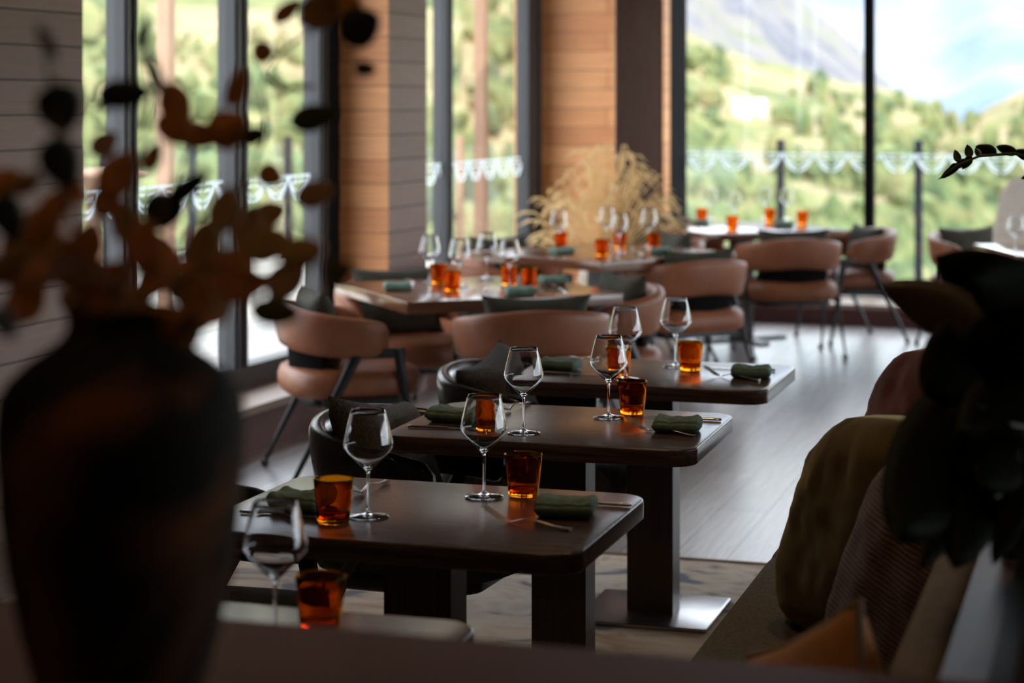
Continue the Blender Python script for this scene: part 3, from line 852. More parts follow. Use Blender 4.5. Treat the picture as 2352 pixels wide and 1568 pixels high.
# table before the grasses
chair(.93, 10.80, -.45, .90, 'tan leather armchair seen from behind, on the near side of the grass side table', 'grey cushion lying on the back of the near chair at the grass side table')
chair(-.10, 10.52, .74, .67, 'tan leather armchair on the left side of the table before the grasses', None)
chair(.02, 11.66, .67, -.74, 'armchair at the far left of the table before the grasses', 'dark grey cushion beyond the table, left of the dried grasses')
chair(.84, 12.1, -.93, -.40, 'tan leather armchair on the far right side of the grass side table', 'pale grey cushion right of the foot of the dried grasses')
# table by the back window
chair(1.72, 12.45, -.12, .99, 'tan leather armchair seen from behind, in front of the back window table', 'dark grey cushion behind the armchair in front of the back window table')
chair(2.22, 13.2, -.97, -.25, 'tan leather armchair on the right side of the back window table', 'pale cushion on the armchair at the right of the back window table', cz=.60)
chair(1.25, 13.72, .85, -.5, 'armchair in the corner on the far left side of the back window table', 'grey cushion at the far left corner of the back window table')
# right edge
chair(3.02, 12.80, .45, -.9, 'tan leather armchair at the right edge with a dark cushion, near the window', 'dark cushion on the armchair at the right edge', cz=.61)
chair(2.86, 10.50, .1, 1, 'tan leather armchair mostly hidden behind the big dark leaf')
# black chairs at the left ends of the small tables
for i, (dx, dy, lab, cl) in enumerate((
        (-.52, .06, 'black leather armchair at the left end of the front table, mostly behind the vase', 'charcoal cushion on the black armchair behind the dark vase'),
        (-.375, .04, 'black leather armchair at the left end of the second small table', 'charcoal cushion on the black armchair at the second small table'),
        (-.372, .02, 'black leather armchair at the left end of the farthest small table', 'charcoal cushion on the black armchair at the farthest small table'))):
    chair(0, 0, 0, 0, lab, cl, True, world=Vector((UX + dx, VY[i + 1] + dy, .0101)), ang=R(-90 + (4, -3, -2)[i]), croll=R((0, -10, 6)[i]), ctilt=24, cw=.46, chh=.36, cz=.61, cy=-.125)
# cream sheepskin armchair at the right edge
t = thing('lounge_chair', 'cream high backed chair cut off by the right edge of the photo', 'chair', cam_pt(3.13, 12.06), cdir(-.5, -.85) - PI / 2)
rows = []
for z, w, d, y in ((.40, .29, .06, -.24), (.55, .31, .07, -.25), (.8, .30, .065, -.28), (1.0, .27, .06, -.31), (1.09, .21, .05, -.325), (1.13, .10, .03, -.33)):
    rows.append([(x, yy + y, z) for x, yy in sup(w, d, 2.6, 28)])
MB().grid(rows, True, True, True).build('backrest', 'cream', t, angle=80)
rows = []
for d_, z in ((.03, .34), (0, .37), (0, .43), (.03, .46), (.1, .47)):
    rows.append([(x, y, z) for x, y in sup(.30 - d_, .27 - d_, 3, 28)])
MB().grid(rows, True, True, True).build('seat', 'cream', t, angle=80)
for sx in (-1, 1):
    for sy in (-1, 1):
        MB().tube([(sx * .2, sy * .18, .35), (sx * .25, sy * .23, 0)], [.018, .011], 10).build('leg', 'blackmetal', t)

# ------------------------------------------------------------------ glassware
def make_wine():
    t = thing('wine_glass', 'x', 'glass')
    # bowl: outer wall up, inner wall down
    out = [(.0036, .088), (.0050, .0925), (.010, .0985), (.020, .1075), (.032, .1190), (.043, .1310), (.0493, .1395), (.0508, .1450), (.0500, .1510), (.0465, .1680), (.0415, .1900), (.0365, .2085), (.0340, .2155)]
    inn = [(max(0, r - .0013), z) for r, z in out[::-1] if z > .1]
    inn[-1] = (.0078, .1010)
    MB().lathe(out + [(.0334, .2162), (.0328, .2155)] + inn[1:] + [(.003, .0985), (0.0002, .0980)], 48).build('bowl', 'glass', t, angle=60)
    MB().lathe([(.0052, .0105), (.0040, .016), (.0033, .028), (.0031, .050), (.0032, .070), (.0036, .088)], 20).build('stem', 'glass', t)
    MB().lathe([(0.0002, .0), (.036, .0), (.0405, .0006), (.0413, .0018), (.0405, .0028), (.030, .0042), (.016, .0062), (.0085, .0082), (.0052, .0105)], 48).build('foot', 'glass', t, angle=60)
    return t
def make_tumbler():
    prof = [(0.0002, 0), (.029, 0), (.0312, .0012), (.0320, .004), (.0345, .03), (.0382, .066), (.0402, .085), (.0408, .0878), (.0400, .0886), (.0390, .0878), (.0364, .065), (.0326, .03), (.0300, .0125), (.027, .0098), (0.0002, .0092)]
    o = MB().lathe(prof, 48).build('tumbler', 'amber', angle=60)
    return tag(o, 'x', 'glass')
def make_fork():
    t = thing('fork', 'x', 'fork')
    def prof(s):   # height along the length s (0 tip .. 1 end)
        pts = [(0, .030), (.10, .0195), (.20, .0085), (.28, .0030), (.34, .0032), (.42, .0085), (.50, .0125), (.62, .0110), (.80, .0055), (.93, .0025), (1, .0028)]
        for (a, za), (b2, zb) in zip(pts, pts[1:]):
            if s <= b2:
                k = (s - a) / (b2 - a); return za + (zb - za) * k
        return pts[-1][1]
    L = .20
    m = MB()
    ss = [.34 + .66 * k / 22 for k in range(23)]
    m.tube([(L * s - L / 2, 0, prof(s) + .0012) for s in ss], [.0035 + .0010 * (s - .34) / .66 + (.0035 if s > .8 else 0) * min(1, (s - .8) / .15 if s > .8 else 0) for s in ss], 8, up=(0, 0, 1), flat=.38)
    m.build('handle', 'steel', t)
    m = MB()
    ss = [.19, .22, .26, .30, .34, .36]
    wd_ = [.0115, .0125, .0118, .0085, .0042, .0036]
    rows = []
    for s, w in zip(ss, wd_):
        x = L * s - L / 2; z = prof(s)
        rows.append([(x, -w, z + .0012), (x, -w * .5, z - .0002), (x, w * .5, z - .0002), (x, w, z + .0012), (x, w * .5, z + .0016), (x, -w * .5, z + .0016)])
    m.grid(rows, True, True, True)
    for k in range(4):
        y = -.0092 + .0184 * k / 3
        m.tube([(L * s - L / 2, y, prof(s) + .0006) for s in (0, .05, .10, .15, .20)], [.0008, .0014, .0015, .0016, .0017], 6, up=(0, 0, 1), flat=.8)
    m.build('tines', 'steel', t)
    return t
def make_knife():
    t = thing('knife', 'x', 'knife')
    L = .225
    MB().tube([(x - L / 2, 0, .0042) for x in (.120, .13, .16, .20, .222, .225)], [.0035, .0042, .0052, .0062, .0058, .003], 10, up=(0, 0, 1), flat=.6).build('handle', 'steel', t)
    m = MB(); rows = []
    for x, w in ((0, .001), (.006, .006), (.02, .0092), (.06, .0105), (.11, .0085), (.122, .0035)):
        rows.append([(x - L / 2, -w, .0028), (x - L / 2, 0, .0040), (x - L / 2, w, .0028), (x - L / 2, 0, .0016)])
    m.grid(rows, True, True, True).build('blade', 'steel', t)
    return t
def napkin_mesh(seed, w=.118, d=.105, h=.036):
    """cloth folded over and over: layered edge on one side, soft roll on the other"""
    m = MB()
    sec = []
    n = 52
    for k in range(n):
        a = 2 * PI * k / n; c_, s_ = math.cos(a), math.sin(a)
        x = d / 2 * math.copysign(abs(c_) ** .62, c_); z = h / 2 * math.copysign(abs(s_) ** .75, s_)
        if c_ > .2: x -= .006 * max(0, math.cos(a * 9)) * c_          # layers showing at the folded edges
        if c_ < -.2: x += .005 * max(0, math.cos(a * 7)) * -c_
        sec.append((x, z))
    rows = []
    NN = 22
    for i in range(NN + 1):
        u = -1 + 2 * i / NN
        sc = 1.0 if abs(u) < .82 else (1 - ((abs(u) - .82) / .18) ** 2 * .55)
        row = []
        for x, z in sec:
            p = Vector((u * 2.0 + seed, x * 28, z * 30))
            dz = .006 * noise.noise(p) + .003 * noise.noise(p * 2.4)
            top = max(0, z / (h / 2))
            row.append((u * w / 2 + .004 * noise.noise(Vector((seed, x * 40, z * 60))), x * (.93 + .07 * sc) * (1 + .06 * noise.noise(Vector((u * 3, seed, 2)))), h / 2 + z * sc + top * dz + top * .006 * (u * u - .3)))
        rows.append(row)
    m.grid(rows, True, True, True)
    m.v = [(x, y, max(.0004, z)) for x, y, z in m.v]
    return m
WINE = Proto(make_wine()); TUM = Proto(make_tumbler()); FORK = Proto(make_fork()); KNIFE = Proto(make_knife())
NAP = []
def on(px, py, z=TH): return at(px, py, z)
GAP = Vector((0, 0, .0006))
def wine(px, py, label): WINE.place(on(px, py) + GAP, rnd.uniform(0, 6), label, 'wine glasses on the tables')
def tumbler(px, py, label): TUM.place(on(px, py) + GAP, rnd.uniform(0, 6), label, 'amber tumblers on the tables')
def fork(a, b2, label):     # tip and handle end pixels
    A, B = on(*a), on(*b2); c_ = (A + B) / 2; d = B - A
    FORK.place(c_, math.atan2(d.y, d.x), label, 'forks on the tables')
def knife(a, b2, label):
    A, B = on(*a), on(*b2); c_ = (A + B) / 2; d = B - A
    KNIFE.place(c_, math.atan2(d.y, d.x), label, 'knives on the tables')
def napkin(px, py, rz, label, s=1.0):
    o = napkin_mesh(rnd.uniform(0, 40)).build('napkin', 'napkin', angle=180)
    o.location = on(px, py); o.rotation_euler = (0, 0, rz); o.scale = (s, s, s)
    tag(o, label, 'napkin', 'folded green napkins on the tables')
# nearest table
wine(632, 1470, 'wine glass beside the dark vase, closest to the viewer')
tumbler(736, 1449, 'amber tumbler closest to the viewer, below the front table')
# front table
wine(846, 1187, 'wine glass at the left on the front table, beside an amber tumbler')
wine(1112, 1141, 'wine glass standing alone in the middle of the front table')
tumbler(766, 1200, 'amber tumbler at the left on the front table, before a napkin')
tumbler(1202, 1138, 'amber tumbler at the right on the front table')
napkin(1300, 1183, R(8), 'folded green napkin at the right end of the front table')
napkin(692, 1168, R(-5), 'folded green napkin behind the left tumbler of the front table')
fork((1092, 1192), (1330, 1222), 'fork before the right napkin on the front table')
knife((1232, 1150), (1430, 1163), 'knife behind the right napkin on the front table')
knife((770, 1192), (572, 1180), 'knife before the left napkin on the front table')
fork((812, 1142), (880, 1112), 'fork partly behind the left tumbler on the front table')
# second table
wine(1203, 995, 'wine glass at the left on the second small table, before a black chair')
wine(1398, 959, 'wine glass at the right on the second small table')
tumbler(1116, 986, 'amber tumbler seen through the wine glass on the front table')
tumbler(1452, 950, 'amber tumbler at the right on the second small table')
napkin(1556, 990, R(6), 'folded green napkin at the right end of the second small table')
napkin(1040, 966, R(-4), 'folded green napkin at the left end of the second small table')
fork((1426, 983), (1612, 1005), 'fork before the right napkin on the second small table')
knife((1470, 956), (1656, 967), 'knife behind the right napkin on the second small table')
knife((1130, 988), (940, 982), 'knife before the left napkin on the second small table')
fork((1150, 950), (1212, 928), 'fork behind the left tumbler on the second small table')
# third table
wine(1436, 871, 'wine glass at the left on the farthest small table')
wine(1552, 842, 'wine glass at the right on the farthest small table')
tumbler(1420, 862, 'amber tumbler behind a wine glass on the farthest small table')
tumbler(1585, 850, 'amber tumbler at the right on the farthest small table')
napkin(1725, 866, R(6), 'folded green napkin at the right end of the farthest small table')
napkin(1285, 849, R(-4), 'folded green napkin at the left end of the farthest small table')
fork((1600, 860), (1762, 877), 'fork before the right napkin on the farthest small table')
knife((1612, 845), (1788, 853), 'knife behind the right napkin on the farthest small table')
knife((1390, 863), (1245, 858), 'knife before the left napkin on the farthest small table')
fork((1316, 838), (1372, 822), 'fork behind the left napkin on the farthest small table')
# nearest dining table
for px, py, l in ((987, 648, 'leftmost'), (1055, 658, 'second from the left'), (1118, 639, 'third from the left'), (1170, 659, 'rightmost')):
    wine(px, py, l + ' of the four wine glasses on the nearest dining table')
for px, py, l in ((1007, 651, 'leftmost'), (1038, 668, 'second from the left'), (1169, 655, 'third from the left'), (1216, 661, 'rightmost')):
    tumbler(px, py, l + ' of the four amber tumblers on the nearest dining table')
napkin(912, 667, R(25), 'folded green napkin near the left corner of the nearest dining table', 1.0)
napkin(1195, 679, R(30), 'folded green napkin at the near edge of the nearest dining table', 1.1)
napkin(1270, 651, R(40), 'folded green napkin at the right side of the nearest dining table', 1.0)
fork((968, 646), (905, 690), 'fork beside the left napkin on the nearest dining table')
knife((930, 640), (955, 652), 'knife at the far left edge of the nearest dining table')
knife((1120, 650), (1112, 682), 'knife at the near middle of the nearest dining table')
fork((1262, 662), (1310, 676), 'fork at the right end of the nearest dining table')
# grass side table
for px, py, l in ((1283, 570, 'leftmost'), (1393, 561, 'second from the left'), (1422, 580, 'third from the left'), (1490, 566, 'rightmost')):
    wine(px, py, l + ' of the four wine glasses before the dried grasses')
for px, py, l in ((1288, 570, 'leftmost'), (1383, 587, 'second from the left'), (1424, 570, 'third from the left'), (1502, 571, 'rightmost')):
    tumbler(px, py, l + ' of the four amber tumblers before the dried grasses')
napkin(1290, 584, R(50), 'folded green napkin on the left half of the table before the grasses')
napkin(1518, 583, R(20), 'folded green napkin on the right half of the table before the grasses')
fork((1440, 580), (1490, 590), 'fork at the near edge of the table before the grasses')
# back window table
for px, py, l in ((1632, 503, 'leftmost'), (1687, 514, 'second from the left'), (1757, 501, 'third from the left'), (1808, 504, 'rightmost')):
    wine(px, py, l + ' of the four wine glasses before the back window')
for px, py, l in ((1612, 508, 'leftmost'), (1682, 527, 'second from the left'), (1768, 508, 'third from the left'), (1843, 515, 'rightmost')):
    tumbler(px, py, l + ' of the four amber tumblers before the back window')
napkin(1606, 517, R(20), 'folded green napkin at the left on the back window table')
napkin(1800, 521, R(20), 'folded green napkin at the right on the back window table')
wine(2332, 586, 'wine glass at the right edge above the big dark leaf')

# ------------------------------------------------------------------ sofa and its cushions
t = thing('sofa', 'long olive grey sofa along the right side of the small tables', 'sofa', (0, 0, 0))
V0, V1 = 2.16, 6.55
MB().box(-.83, -.24, V0, V1, .0101, .27).build('base', 'sofa', t, smooth=False)
cuts = [V0, 3.56, 4.98, V1]
for a, b2 in zip(cuts, cuts[1:]):
    m = MB().prism(rrect(.62, b2 - a - .006, .05, 5), .27, .455, .045, 5)
    m.xf(Matrix.Translation((-.56, (a + b2) / 2, 0)))
    m.build('seat_cushion', 'sofa', t, angle=60)
m = MB().prism(rrect(.075, V1 - V0, .03, 5), .30, .865, .03, 5); m.xf(Matrix.Translation((-.262, (V0 + V1) / 2, 0)))
m.build('backrest', 'sofaback', t, angle=60)
t = thing('room_divider', 'low dark divider with a mauve brown top behind the sofa', 'divider', (0, 0, 0))
MB().box(-.222, -.168, V0, V1, 0.012, .84).build('panel', 'planter', t, smooth=False)
MB().box(-.224, -.166, V0, V1, .84, .875).build('cap', 'cap', t, smooth=False)
t = thing('planter_box', 'long black planter box behind the sofa at the right edge', 'planter', (0, 0, 0))
MB().box(-.160, .34, V0, 4.9, 0.012, .90).build('box', 'planter', t, smooth=False)
MB().prism(rrect(.44, 4.9 - V0 - .06, .02, 3), .895, .915, .008).xf(Matrix.Translation((.09, (V0 + 4.9) / 2, 0))).build('soil', 'soil', t)
def scush(u, v, z, w, h2, th, material, label, lean=12, roll=0, yaw=0, seed=1, wr=.014, rnd_=.30, taper=0.0):
    mtx = Matrix.Translation((u, v, z)) @ Matrix.Rotation(R(90 + yaw), 4, 'Z') @ Matrix.Rotation(R(lean), 4, 'X') @ Matrix.Rotation(R(roll), 4, 'Y')
    return cushion_thing(label, 'sofa_cushion', cushion_mesh(w, h2, th, seed, wr, n=26, pinch=.06 if not rnd_ else .0, rnd_=rnd_, taper=taper), material, mtx.to_translation(), mtx.to_euler(), 'scatter cushions on the sofa')
scush(-.525, 4.22, .69, .56, .48, .24, 'olive', 'large olive velvet cushion on the sofa, left of the rust one', 13, 8, 38, 3, .012, .38, .60)
scush(-.51, 5.30, .70, .52, .48, .20, 'pinkvelvet', 'dusty rose cushion behind the olive cushion on the sofa', 14, 2, 45, 5, .014, .3, .4)
scush(-.345, 3.70, .69, .48, .47, .19, 'rust', 'rust corduroy cushion right of the olive cushion', 15, -10, 40, 8)
o = scush(-.41, 2.69, .665, .41, .41, .13, 'ochre', 'ochre cushion with one corner up, blurred at the bottom right', 6, 25, 30, 11, .006, 0)
# pale piping along its seam
def seam(w, h2, n=40, pinch=.06):
    pts = []
    for k in range(4 * n):
        s = k // n; f = -1 + 2 * (k % n) / n
        u, v = ((f, -1), (1, f), (-f, 1), (-1, -f))[s]
        pts.append((w / 2 * u * (1 - pinch * (1 - v * v)), 0, h2 / 2 * v * (1 - pinch * (1 - u * u))))
    return pts + pts[:1]
p_ = MB().tube(seam(.41, .41), .007, 8, caps=False).build('piping', 'piping', o)
p_['label'] = 'pale piping'

# ------------------------------------------------------------------ foreground counter, vase, branches
CZ = 1.0
t = thing('counter', 'blurred brown counter top along the bottom of the photo', 'counter', (0, 0, 0))
m = MB().prism(rrect(3.7, .62, .04, 6), CZ - .045, CZ, .006); m.xf(Matrix.Translation((-1.93, 2.075 - .31, 0))); m.build('countertop', 'counter', t)
MB().box(-3.7, -.16, 1.52, 2.0, 0.0101, CZ - .045).build('cabinet_body', 'pedestal', t, smooth=False)
VC = cam_pt((278 - W / 2) * 1.74 / FPX, 1.74, CZ)
t = thing('vase', 'big black and rust clay vase in the left foreground', 'vase', VC, R(-75))
prof = [(.0003, 0), (.050, 0), (.054, .004), (.060, .05), (.074, .085), (.088, .135), (.097, .18), (.1035, .225), (.1065, .27), (.108, .305), (.106, .330), (.097, .346), (.080, .362), (.062, .374), (.050, .384), (.046, .394), (.047, .402), (.049, .407), (.047, .410), (.043, .407), (.041, .395), (.048, .378), (.075, .356), (.098, .32), (.100, .28), (.090, .19), (.052, .05), (.0003, .02)]
MB().lathe(prof, 56).build('body', 'vase', t)
MOUTH = Vector((VC.x, VC.y, CZ + .40))
def leaf_mesh(a, b2, w, curl=.15, side=None, n=9, tipp=1.0):
    """a broad leaf from point a to point b2, half width w, cupped"""
    a, b2 = Vector(a), Vector(b2); ax = b2 - a; L = ax.length; ax.normalize()
    view = (a + b2) / 2 - Vector((0, 0, CAMZ)); view.normalize()
    sd = side if side is not None else ax.cross(view)
    sd = Vector(sd); sd = (sd - ax * sd.dot(ax)).normalized(); nn = sd.cross(ax)
    rows = []
    for i in range(n + 1):
        s = i / n
        ww = w * max(.02, (math.sin(PI * min(1, s ** .8)) ** .62 if s > 0 else .02)) * (1 if tipp == 1 else (1 - .35 * s * tipp))
        row = []
        for j in range(7):
            e = -1 + 2 * j / 6
            row.append(a + ax * L * s + sd * ww * e + nn * (curl * w * e * e - curl * L * .8 * (s - .5) ** 2))
        rows.append(row)
    # underside gives the blade a little thickness
    th = max(.0006, w * .02)
    und = [[p - nn * th for p in r] for r in rows]
    m = MB()
    k = len(rows[0])
    ring = [rows[i] + und[i][::-1] for i in range(len(rows))]
    m.grid(ring, True, True, True)
    return m
def branch(label, D, path, leaves, material_stem='twig'):
    """path: pixel points from the vase mouth up; leaves: (px, py, rx, ry, deg, material, dD)"""
    t = thing('eucalyptus_branch', label, 'branch', MOUTH, 0, 'eucalyptus branches in the foreground vase')
    inv = Vector(t.location)
    pts = [MOUTH + Vector((0, 0, -.25)), MOUTH] + [P(x, y, D) for x, y in path]
    # smooth the polyline
    sm = []
    for i in range(len(pts) - 1):
        p0 = pts[max(0, i - 1)]; p1 = pts[i]; p2 = pts[i + 1]; p3 = pts[min(len(pts) - 1, i + 2)]
        for k in range(5):
            s = k / 5
            sm.append(.5 * ((2 * p1) + (p2 - p0) * s + (2 * p0 - 5 * p1 + 4 * p2 - p3) * s * s + (3 * p1 - p0 - 3 * p2 + p3) * s ** 3))
    sm.append(pts[-1])
    nn = len(sm)
    MB().tube([p - inv for p in sm], [.0032 - .0022 * i / nn for i in range(nn)], 7).build('stem', material_stem, t)
    for px, py, rx, ry, dg, mt, dD in leaves:
        Dl = D + dD
        c_ = P(px, py, Dl)
        dx, dy = math.cos(R(dg)), -math.sin(R(dg))
        a = P(px - dx * rx, py - dy * rx, Dl + rnd.uniform(-.015, .015)); b2 = P(px + dx * rx, py + dy * rx, Dl + rnd.uniform(-.015, .015))
        lf = leaf_mesh(a, b2, ry * Dl / FPX, rnd.uniform(.1, .3))
        # petiole to the nearest stem point
        near = min(sm, key=lambda q: (q - a).length); near2 = min(sm, key=lambda q: (q - b2).length)
        root = a if (near - a).length < (near2 - b2).length else b2
        tg = near if root is a else near2
        lf.tube([tg, tg.lerp(root, .5) + Vector((0, 0, .004)), root], [.0009, .0008, .0007], 5)
        lf.v = [tuple(Vector(v) - inv) for v in lf.v]
        lf.build('leaf', mt, t, angle=180)
    return t
dk_, ol, br, tn, bl = 'leafdark', 'leafolive', 'leafbrown', 'leaftan', 'leafblue'
branch('branch of dark leaves leaning to the far left out of the vase', 1.62, [(210, 620), (150, 450), (130, 300), (105, 120), (90, 60)],
       [(110, 100, 46, 16, -60, dk_, 0), (138, 250, 62, 56, -80, dk_, 0), (140, 375, 66, 50, -70, dk_, -.02), (165, 430, 55, 30, -55, br, .0), (20, 500, 60, 40, -70, dk_, .05), (95, 520, 60, 48, 60, br, .1), (20, 610, 60, 36, 40, tn, .1), (12, 740, 45, 30, -60, bl, -.1), (200, 560, 60, 45, 70, br, .0), (60, 420, 40, 26, 30, tn, .1), (75, 640, 60, 40, 20, br, .15), (45, 560, 55, 40, 80, tn, .2), (130, 470, 45, 34, 50, br, .1), (160, 610, 60, 42, 100, tn, .1), (60, 690, 60, 44, 60, br, .25), (215, 640, 55, 40, 50, br, .1), (10, 420, 45, 34, 30, br, .2), (110, 580, 60, 46, 20, tn, .3)])
branch('branch with a blue grey top leaf left of the window mullion', 1.80, [(290, 600), (310, 400), (345, 250), (350, 160), (325, 60)],
       [(330, 75, 45, 17, 75, bl, 0), (352, 165, 55, 18, 110, bl, 0), (285, 215, 66, 36, 5, dk_, 0), (238, 245, 32, 12, 12, dk_, 0), (405, 250, 62, 40, -70, br, .0), (270, 400, 62, 46, 60, br, .0), (245, 465, 40, 40, 0, br, .0), (350, 360, 42, 24, 65, br, .02), (330, 560, 64, 44, 85, br, -.02), (405, 215, 40, 24, -25, br, .1), (240, 330, 40, 30, 40, tn, .15), (290, 510, 55, 38, 110, tn, .1)])
branch('middle branch with dark round leaves over the wide window pane', 1.95, [(330, 600), (370, 500), (420, 380), (480, 280), (540, 200)],
       [(376, 482, 52, 46, 10, dk_, 0), (430, 432, 62, 25, 38, dk_, 0), (455, 310, 60, 34, -10, br, 0), (520, 298, 52, 48, 30, br, 0), (580, 312, 36, 24, 20, ol, 0), (545, 200, 50, 24, 70, br, .1), (440, 640, 70, 55, 70, br, -.05), (520, 480, 55, 42, 80, tn, .0), (495, 545, 42, 20, 60, dk_, .0), (390, 300, 44, 26, -50, br, .0), (470, 590, 50, 40, 30, br, .05)])
branch('branch rising to the top right with dry brown and olive leaves', 2.12, [(360, 650), (470, 520), (560, 420), (610, 300), (600, 200), (650, 120), (740, 60), (820, 40)],
       [(605, 120, 27, 27, 0, br, 0), (622, 403, 33, 28, -25, br, 0), (722, 270, 60, 32, 12, ol, 0), (640, 195, 36, 9, -35, 'twig', 0), (690, 200, 40, 7, 5, 'twig', 0), (825, 62, 52, 48, 30, dk_, -.05), (838, 158, 27, 19, -5, ol, -.05), (735, 25, 52, 42, 30, tn, 0), (660, 25, 40, 20, 40, br, .1), (790, 10, 40, 34, 0, br, .0), (725, 445, 50, 32, 15, tn, -.02), (570, 520, 55, 34, 70, tn, .0), (620, 490, 40, 30, 20, tn, .05)])
branch('low branch drooping right with orange brown leaves', 1.72, [(340, 690), (430, 640), (520, 610), (600, 630), (680, 600), (770, 610)],
       [(555, 650, 66, 48, 0, br, 0), (690, 580, 58, 42, 10, tn, 0), (632, 716, 64, 36, -5, ol, 0), (780, 622, 34, 30, 20, ol, 0), (455, 705, 66, 50, 75, br, .0), (395, 745, 60, 40, 20, br, .0), (520, 600, 50, 30, 40, br, .05), (300, 700, 55, 36, 60, tn, .0), (230, 690, 60, 40, 120, br, .0), (420, 660, 46, 36, 40, tn, .03), (350, 640, 50, 38, 80, br, .05), (180, 700, 55, 34, 150, tn, .05), (490, 690, 64, 52, 60, tn, .04), (540, 610, 50, 40, 30, br, .1), (610, 560, 60, 46, 20, tn, .08), (660, 640, 60, 44, 40, tn, .1), (470, 560, 60, 46, 80, tn, .1), (260, 650, 60, 46, 60, br, .1), (370, 590, 60, 46, 100, br, .12), (430, 760, 60, 36, 70, tn, .0), (330, 740, 70, 40, 20, br, .0), (230, 745, 60, 36, 10, br, .0)])

# ------------------------------------------------------------------ dried grasses in a pot before the corner pier
gb = cam_pt(.60, 12.6)
t = thing('clay_pot', 'pale pot holding the dried grasses, hidden behind the table', 'pot', gb)
MB().lathe([(.0003, 0), (.14, 0), (.15, .01), (.19, .25), (.18, .48), (.13, .60), (.14, .63), (.12, .63), (.11, .58), (.16, .45), (.0003, .05)], 36).build('body', 'grasspot', t)
m = MB()
for k in range(260):
    a = rnd.uniform(0, 2 * PI); sp_ = rnd.random() ** .7
    rr = .50 * sp_; top = 1.32 - .50 * sp_ ** 2.4 - (rnd.random() ** 1.6) * .42
    b0 = Vector((rnd.uniform(-.05, .05), rnd.uniform(-.05, .05), .30))
    e = Vector((rr * math.cos(a), rr * math.sin(a) * .7, top))
    mid = b0.lerp(e, .5) - Vector((math.cos(a) * rr * .22, math.sin(a) * rr * .18, -.06))
    dr = rnd.uniform(.03, .13)
    drp = e + Vector((math.cos(a) * dr + rnd.uniform(-.04, .04), math.sin(a) * dr * .7, -.02 - dr * rnd.uniform(.1, .9)))
    pts = [b0, b0.lerp(mid, .5), mid, mid.lerp(e, .55) + Vector((0, 0, .02)), e, e.lerp(drp, .5) + Vector((0, 0, .016)), drp]
    hd = rnd.uniform(.0045, .0085)
    m.tube(pts, [.0016, .0016, .0015, .0014, hd * .7, hd, .001], 5)
o = m.build('dried_grasses', 'grass'); o.location = gb
tag(o, 'tall bunch of straw coloured dried grasses before the cedar corner pier', 'dried grass', kind='stuff')

# ------------------------------------------------------------------ plants at the right
def plant(name, label, potloc, potr, poth, leaves, stems, mat_leaf, zbase):
    t = thing(name, label, 'plant', potloc)
    inv = Vector(potloc)
    top = inv + Vector((0, 0, 0))
    for a, b2, w, D0, D1, mt in leaves:
        A = P(a[0], a[1], D0); B = P(b2[0], b2[1], D1)
        lf = leaf_mesh(A, B, w * (D0 + D1) / 2 / FPX, .22, n=12)
        lf.v = [tuple(Vector(v) - inv) for v in lf.v]
        lf.build('leaf', mt, t, angle=180)
        st = MB().tube([top - inv, (top.lerp(A, .5) + Vector((0, 0, .08))) - inv, A - inv], [.005, .004, .003], 7)
        st.build('stem', 'plantstem', t)
    return t
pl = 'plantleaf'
PLC = Vector((.10, 3.0, .917))
XTRA = []
rp = random.Random(12)
for k in range(34):
    bx, by = rp.uniform(2250, 2440), rp.uniform(760, 1180); an = rp.uniform(100, 290) if by > 900 else rp.uniform(130, 250)
    ln = rp.uniform(110, 210); D_ = rp.uniform(2.6, 3.1)
    tx, ty = bx + ln * math.cos(R(an)), by - ln * math.sin(R(an)) * .9
    if tx < 2130 and by < 900: tx = 2130
    XTRA.append(((bx, by), (max(2110, tx), max(700, ty)), rp.uniform(45, 85), D_, D_ + rp.uniform(-.1, .1), 'plantleaf'))
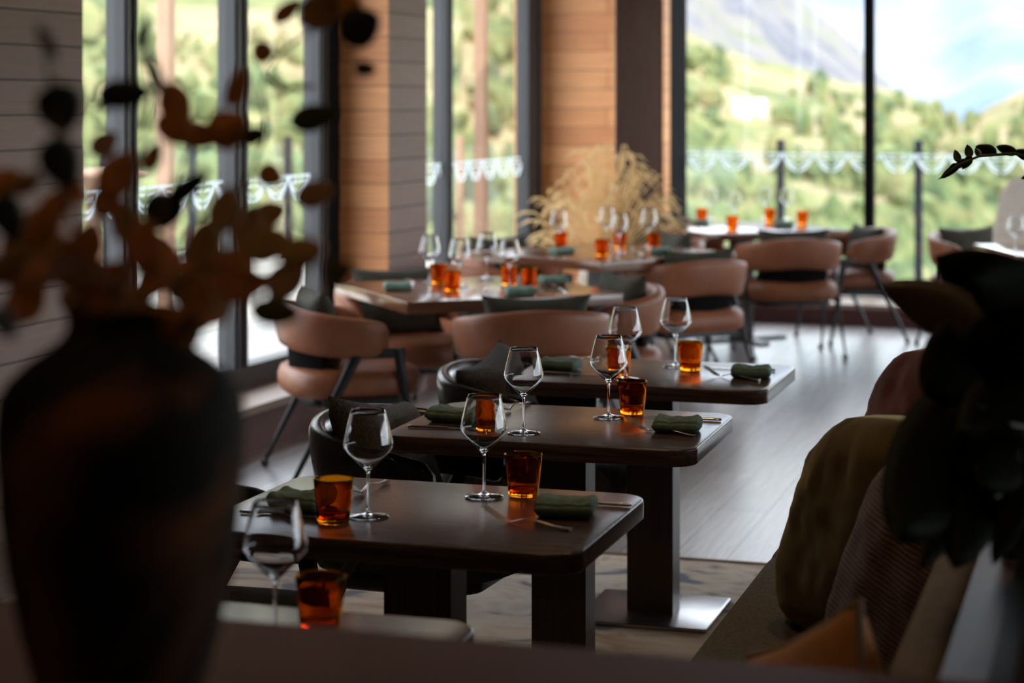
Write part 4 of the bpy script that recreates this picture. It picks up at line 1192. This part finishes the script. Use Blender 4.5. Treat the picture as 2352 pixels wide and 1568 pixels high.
BIG = [
    ((2280, 760), (2028, 655), 62, 2.75, 2.9, 'drybrownleaf'),
    ((2440, 760), (2150, 590), 95, 2.8, 2.9, pl), ((2420, 700), (2230, 640), 80, 2.75, 2.7, pl),
    ((2330, 760), (2120, 900), 110, 2.8, 2.75, pl), ((2400, 800), (2200, 780), 100, 2.7, 2.75, pl),
    ((2300, 860), (2055, 1245), 135, 2.85, 2.6, pl), ((2330, 800), (2150, 1050), 120, 2.9, 2.8, pl),
    ((2380, 840), (2240, 1100), 110, 2.75, 2.6, pl), ((2420, 900), (2270, 1010), 100, 2.8, 2.7, pl),
    ((2300, 980), (2190, 1310), 75, 2.75, 2.6, pl), ((2400, 1000), (2330, 1150), 70, 2.75, 2.65, pl),
    ((2300, 1000), (2080, 1010), 70, 2.95, 2.9, pl), ((2350, 1050), (2250, 1240), 80, 2.85, 2.8, pl),
    ((2400, 950), (2352, 640), 90, 2.8, 2.9, pl), ((2250, 1100), (2110, 1310), 34, 2.8, 2.7, 'plantleaf'),
    ((2420, 1100), (2300, 1180), 60, 2.7, 2.65, pl), ((2300, 900), (2140, 960), 90, 3.0, 3.05, pl),
    ((2400, 1150), (2345, 1290), 60, 2.7, 2.6, pl), ((2320, 1120), (2215, 1250), 40, 2.9, 2.85, 'leafolive'),
    ((2370, 1060), (2280, 1300), 36, 2.6, 2.55, pl), ((2440, 760), (2300, 720), 90, 2.9, 3.0, pl)]
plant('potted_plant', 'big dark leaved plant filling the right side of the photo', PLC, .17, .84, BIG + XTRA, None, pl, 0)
# arching frond with small glossy leaves
zc = cam_pt(1.42, 4.35, .917)
t = thing('potted_fern', 'arching frond of small glossy leaves at the upper right edge', 'plant', zc)
inv = Vector(zc)
DZ = 4.25
fp = [(2480, 560), (2455, 430), (2400, 372), (2330, 352), (2250, 358), (2200, 378), (2170, 400), (2155, 412)]
stp_ = [Vector((0, 0, 0))] + [P(x, y, DZ) - inv for x, y in fp]
MB().tube(stp_, [.006, .005, .0045, .004, .0035, .003, .002, .0015, .001], 7).build('stem', 'plantstem', t)
for a, b2, w in (((2208, 374), (2160, 410), 9), ((2200, 376), (2176, 398), 9), ((2203, 372), (2193, 344), 9), ((2220, 366), (2190, 388), 9), ((2228, 362), (2222, 332), 10), ((2232, 358), (2210, 388), 10),
                 ((2290, 352), (2240, 336), 14), ((2252, 358), (2240, 340), 8), ((2336, 352), (2288, 336), 12), ((2372, 362), (2330, 346), 13), ((2400, 372), (2365, 392), 14), ((2420, 390), (2345, 410), 12), ((2440, 410), (2400, 440), 16)):
    m = leaf_mesh(P(*a, DZ), P(*b2, DZ + .02), w * DZ / FPX, .2)
    m.v = [tuple(Vector(v) - inv) for v in m.v]
    m.build('leaf', 'zzleaf', t, angle=180)
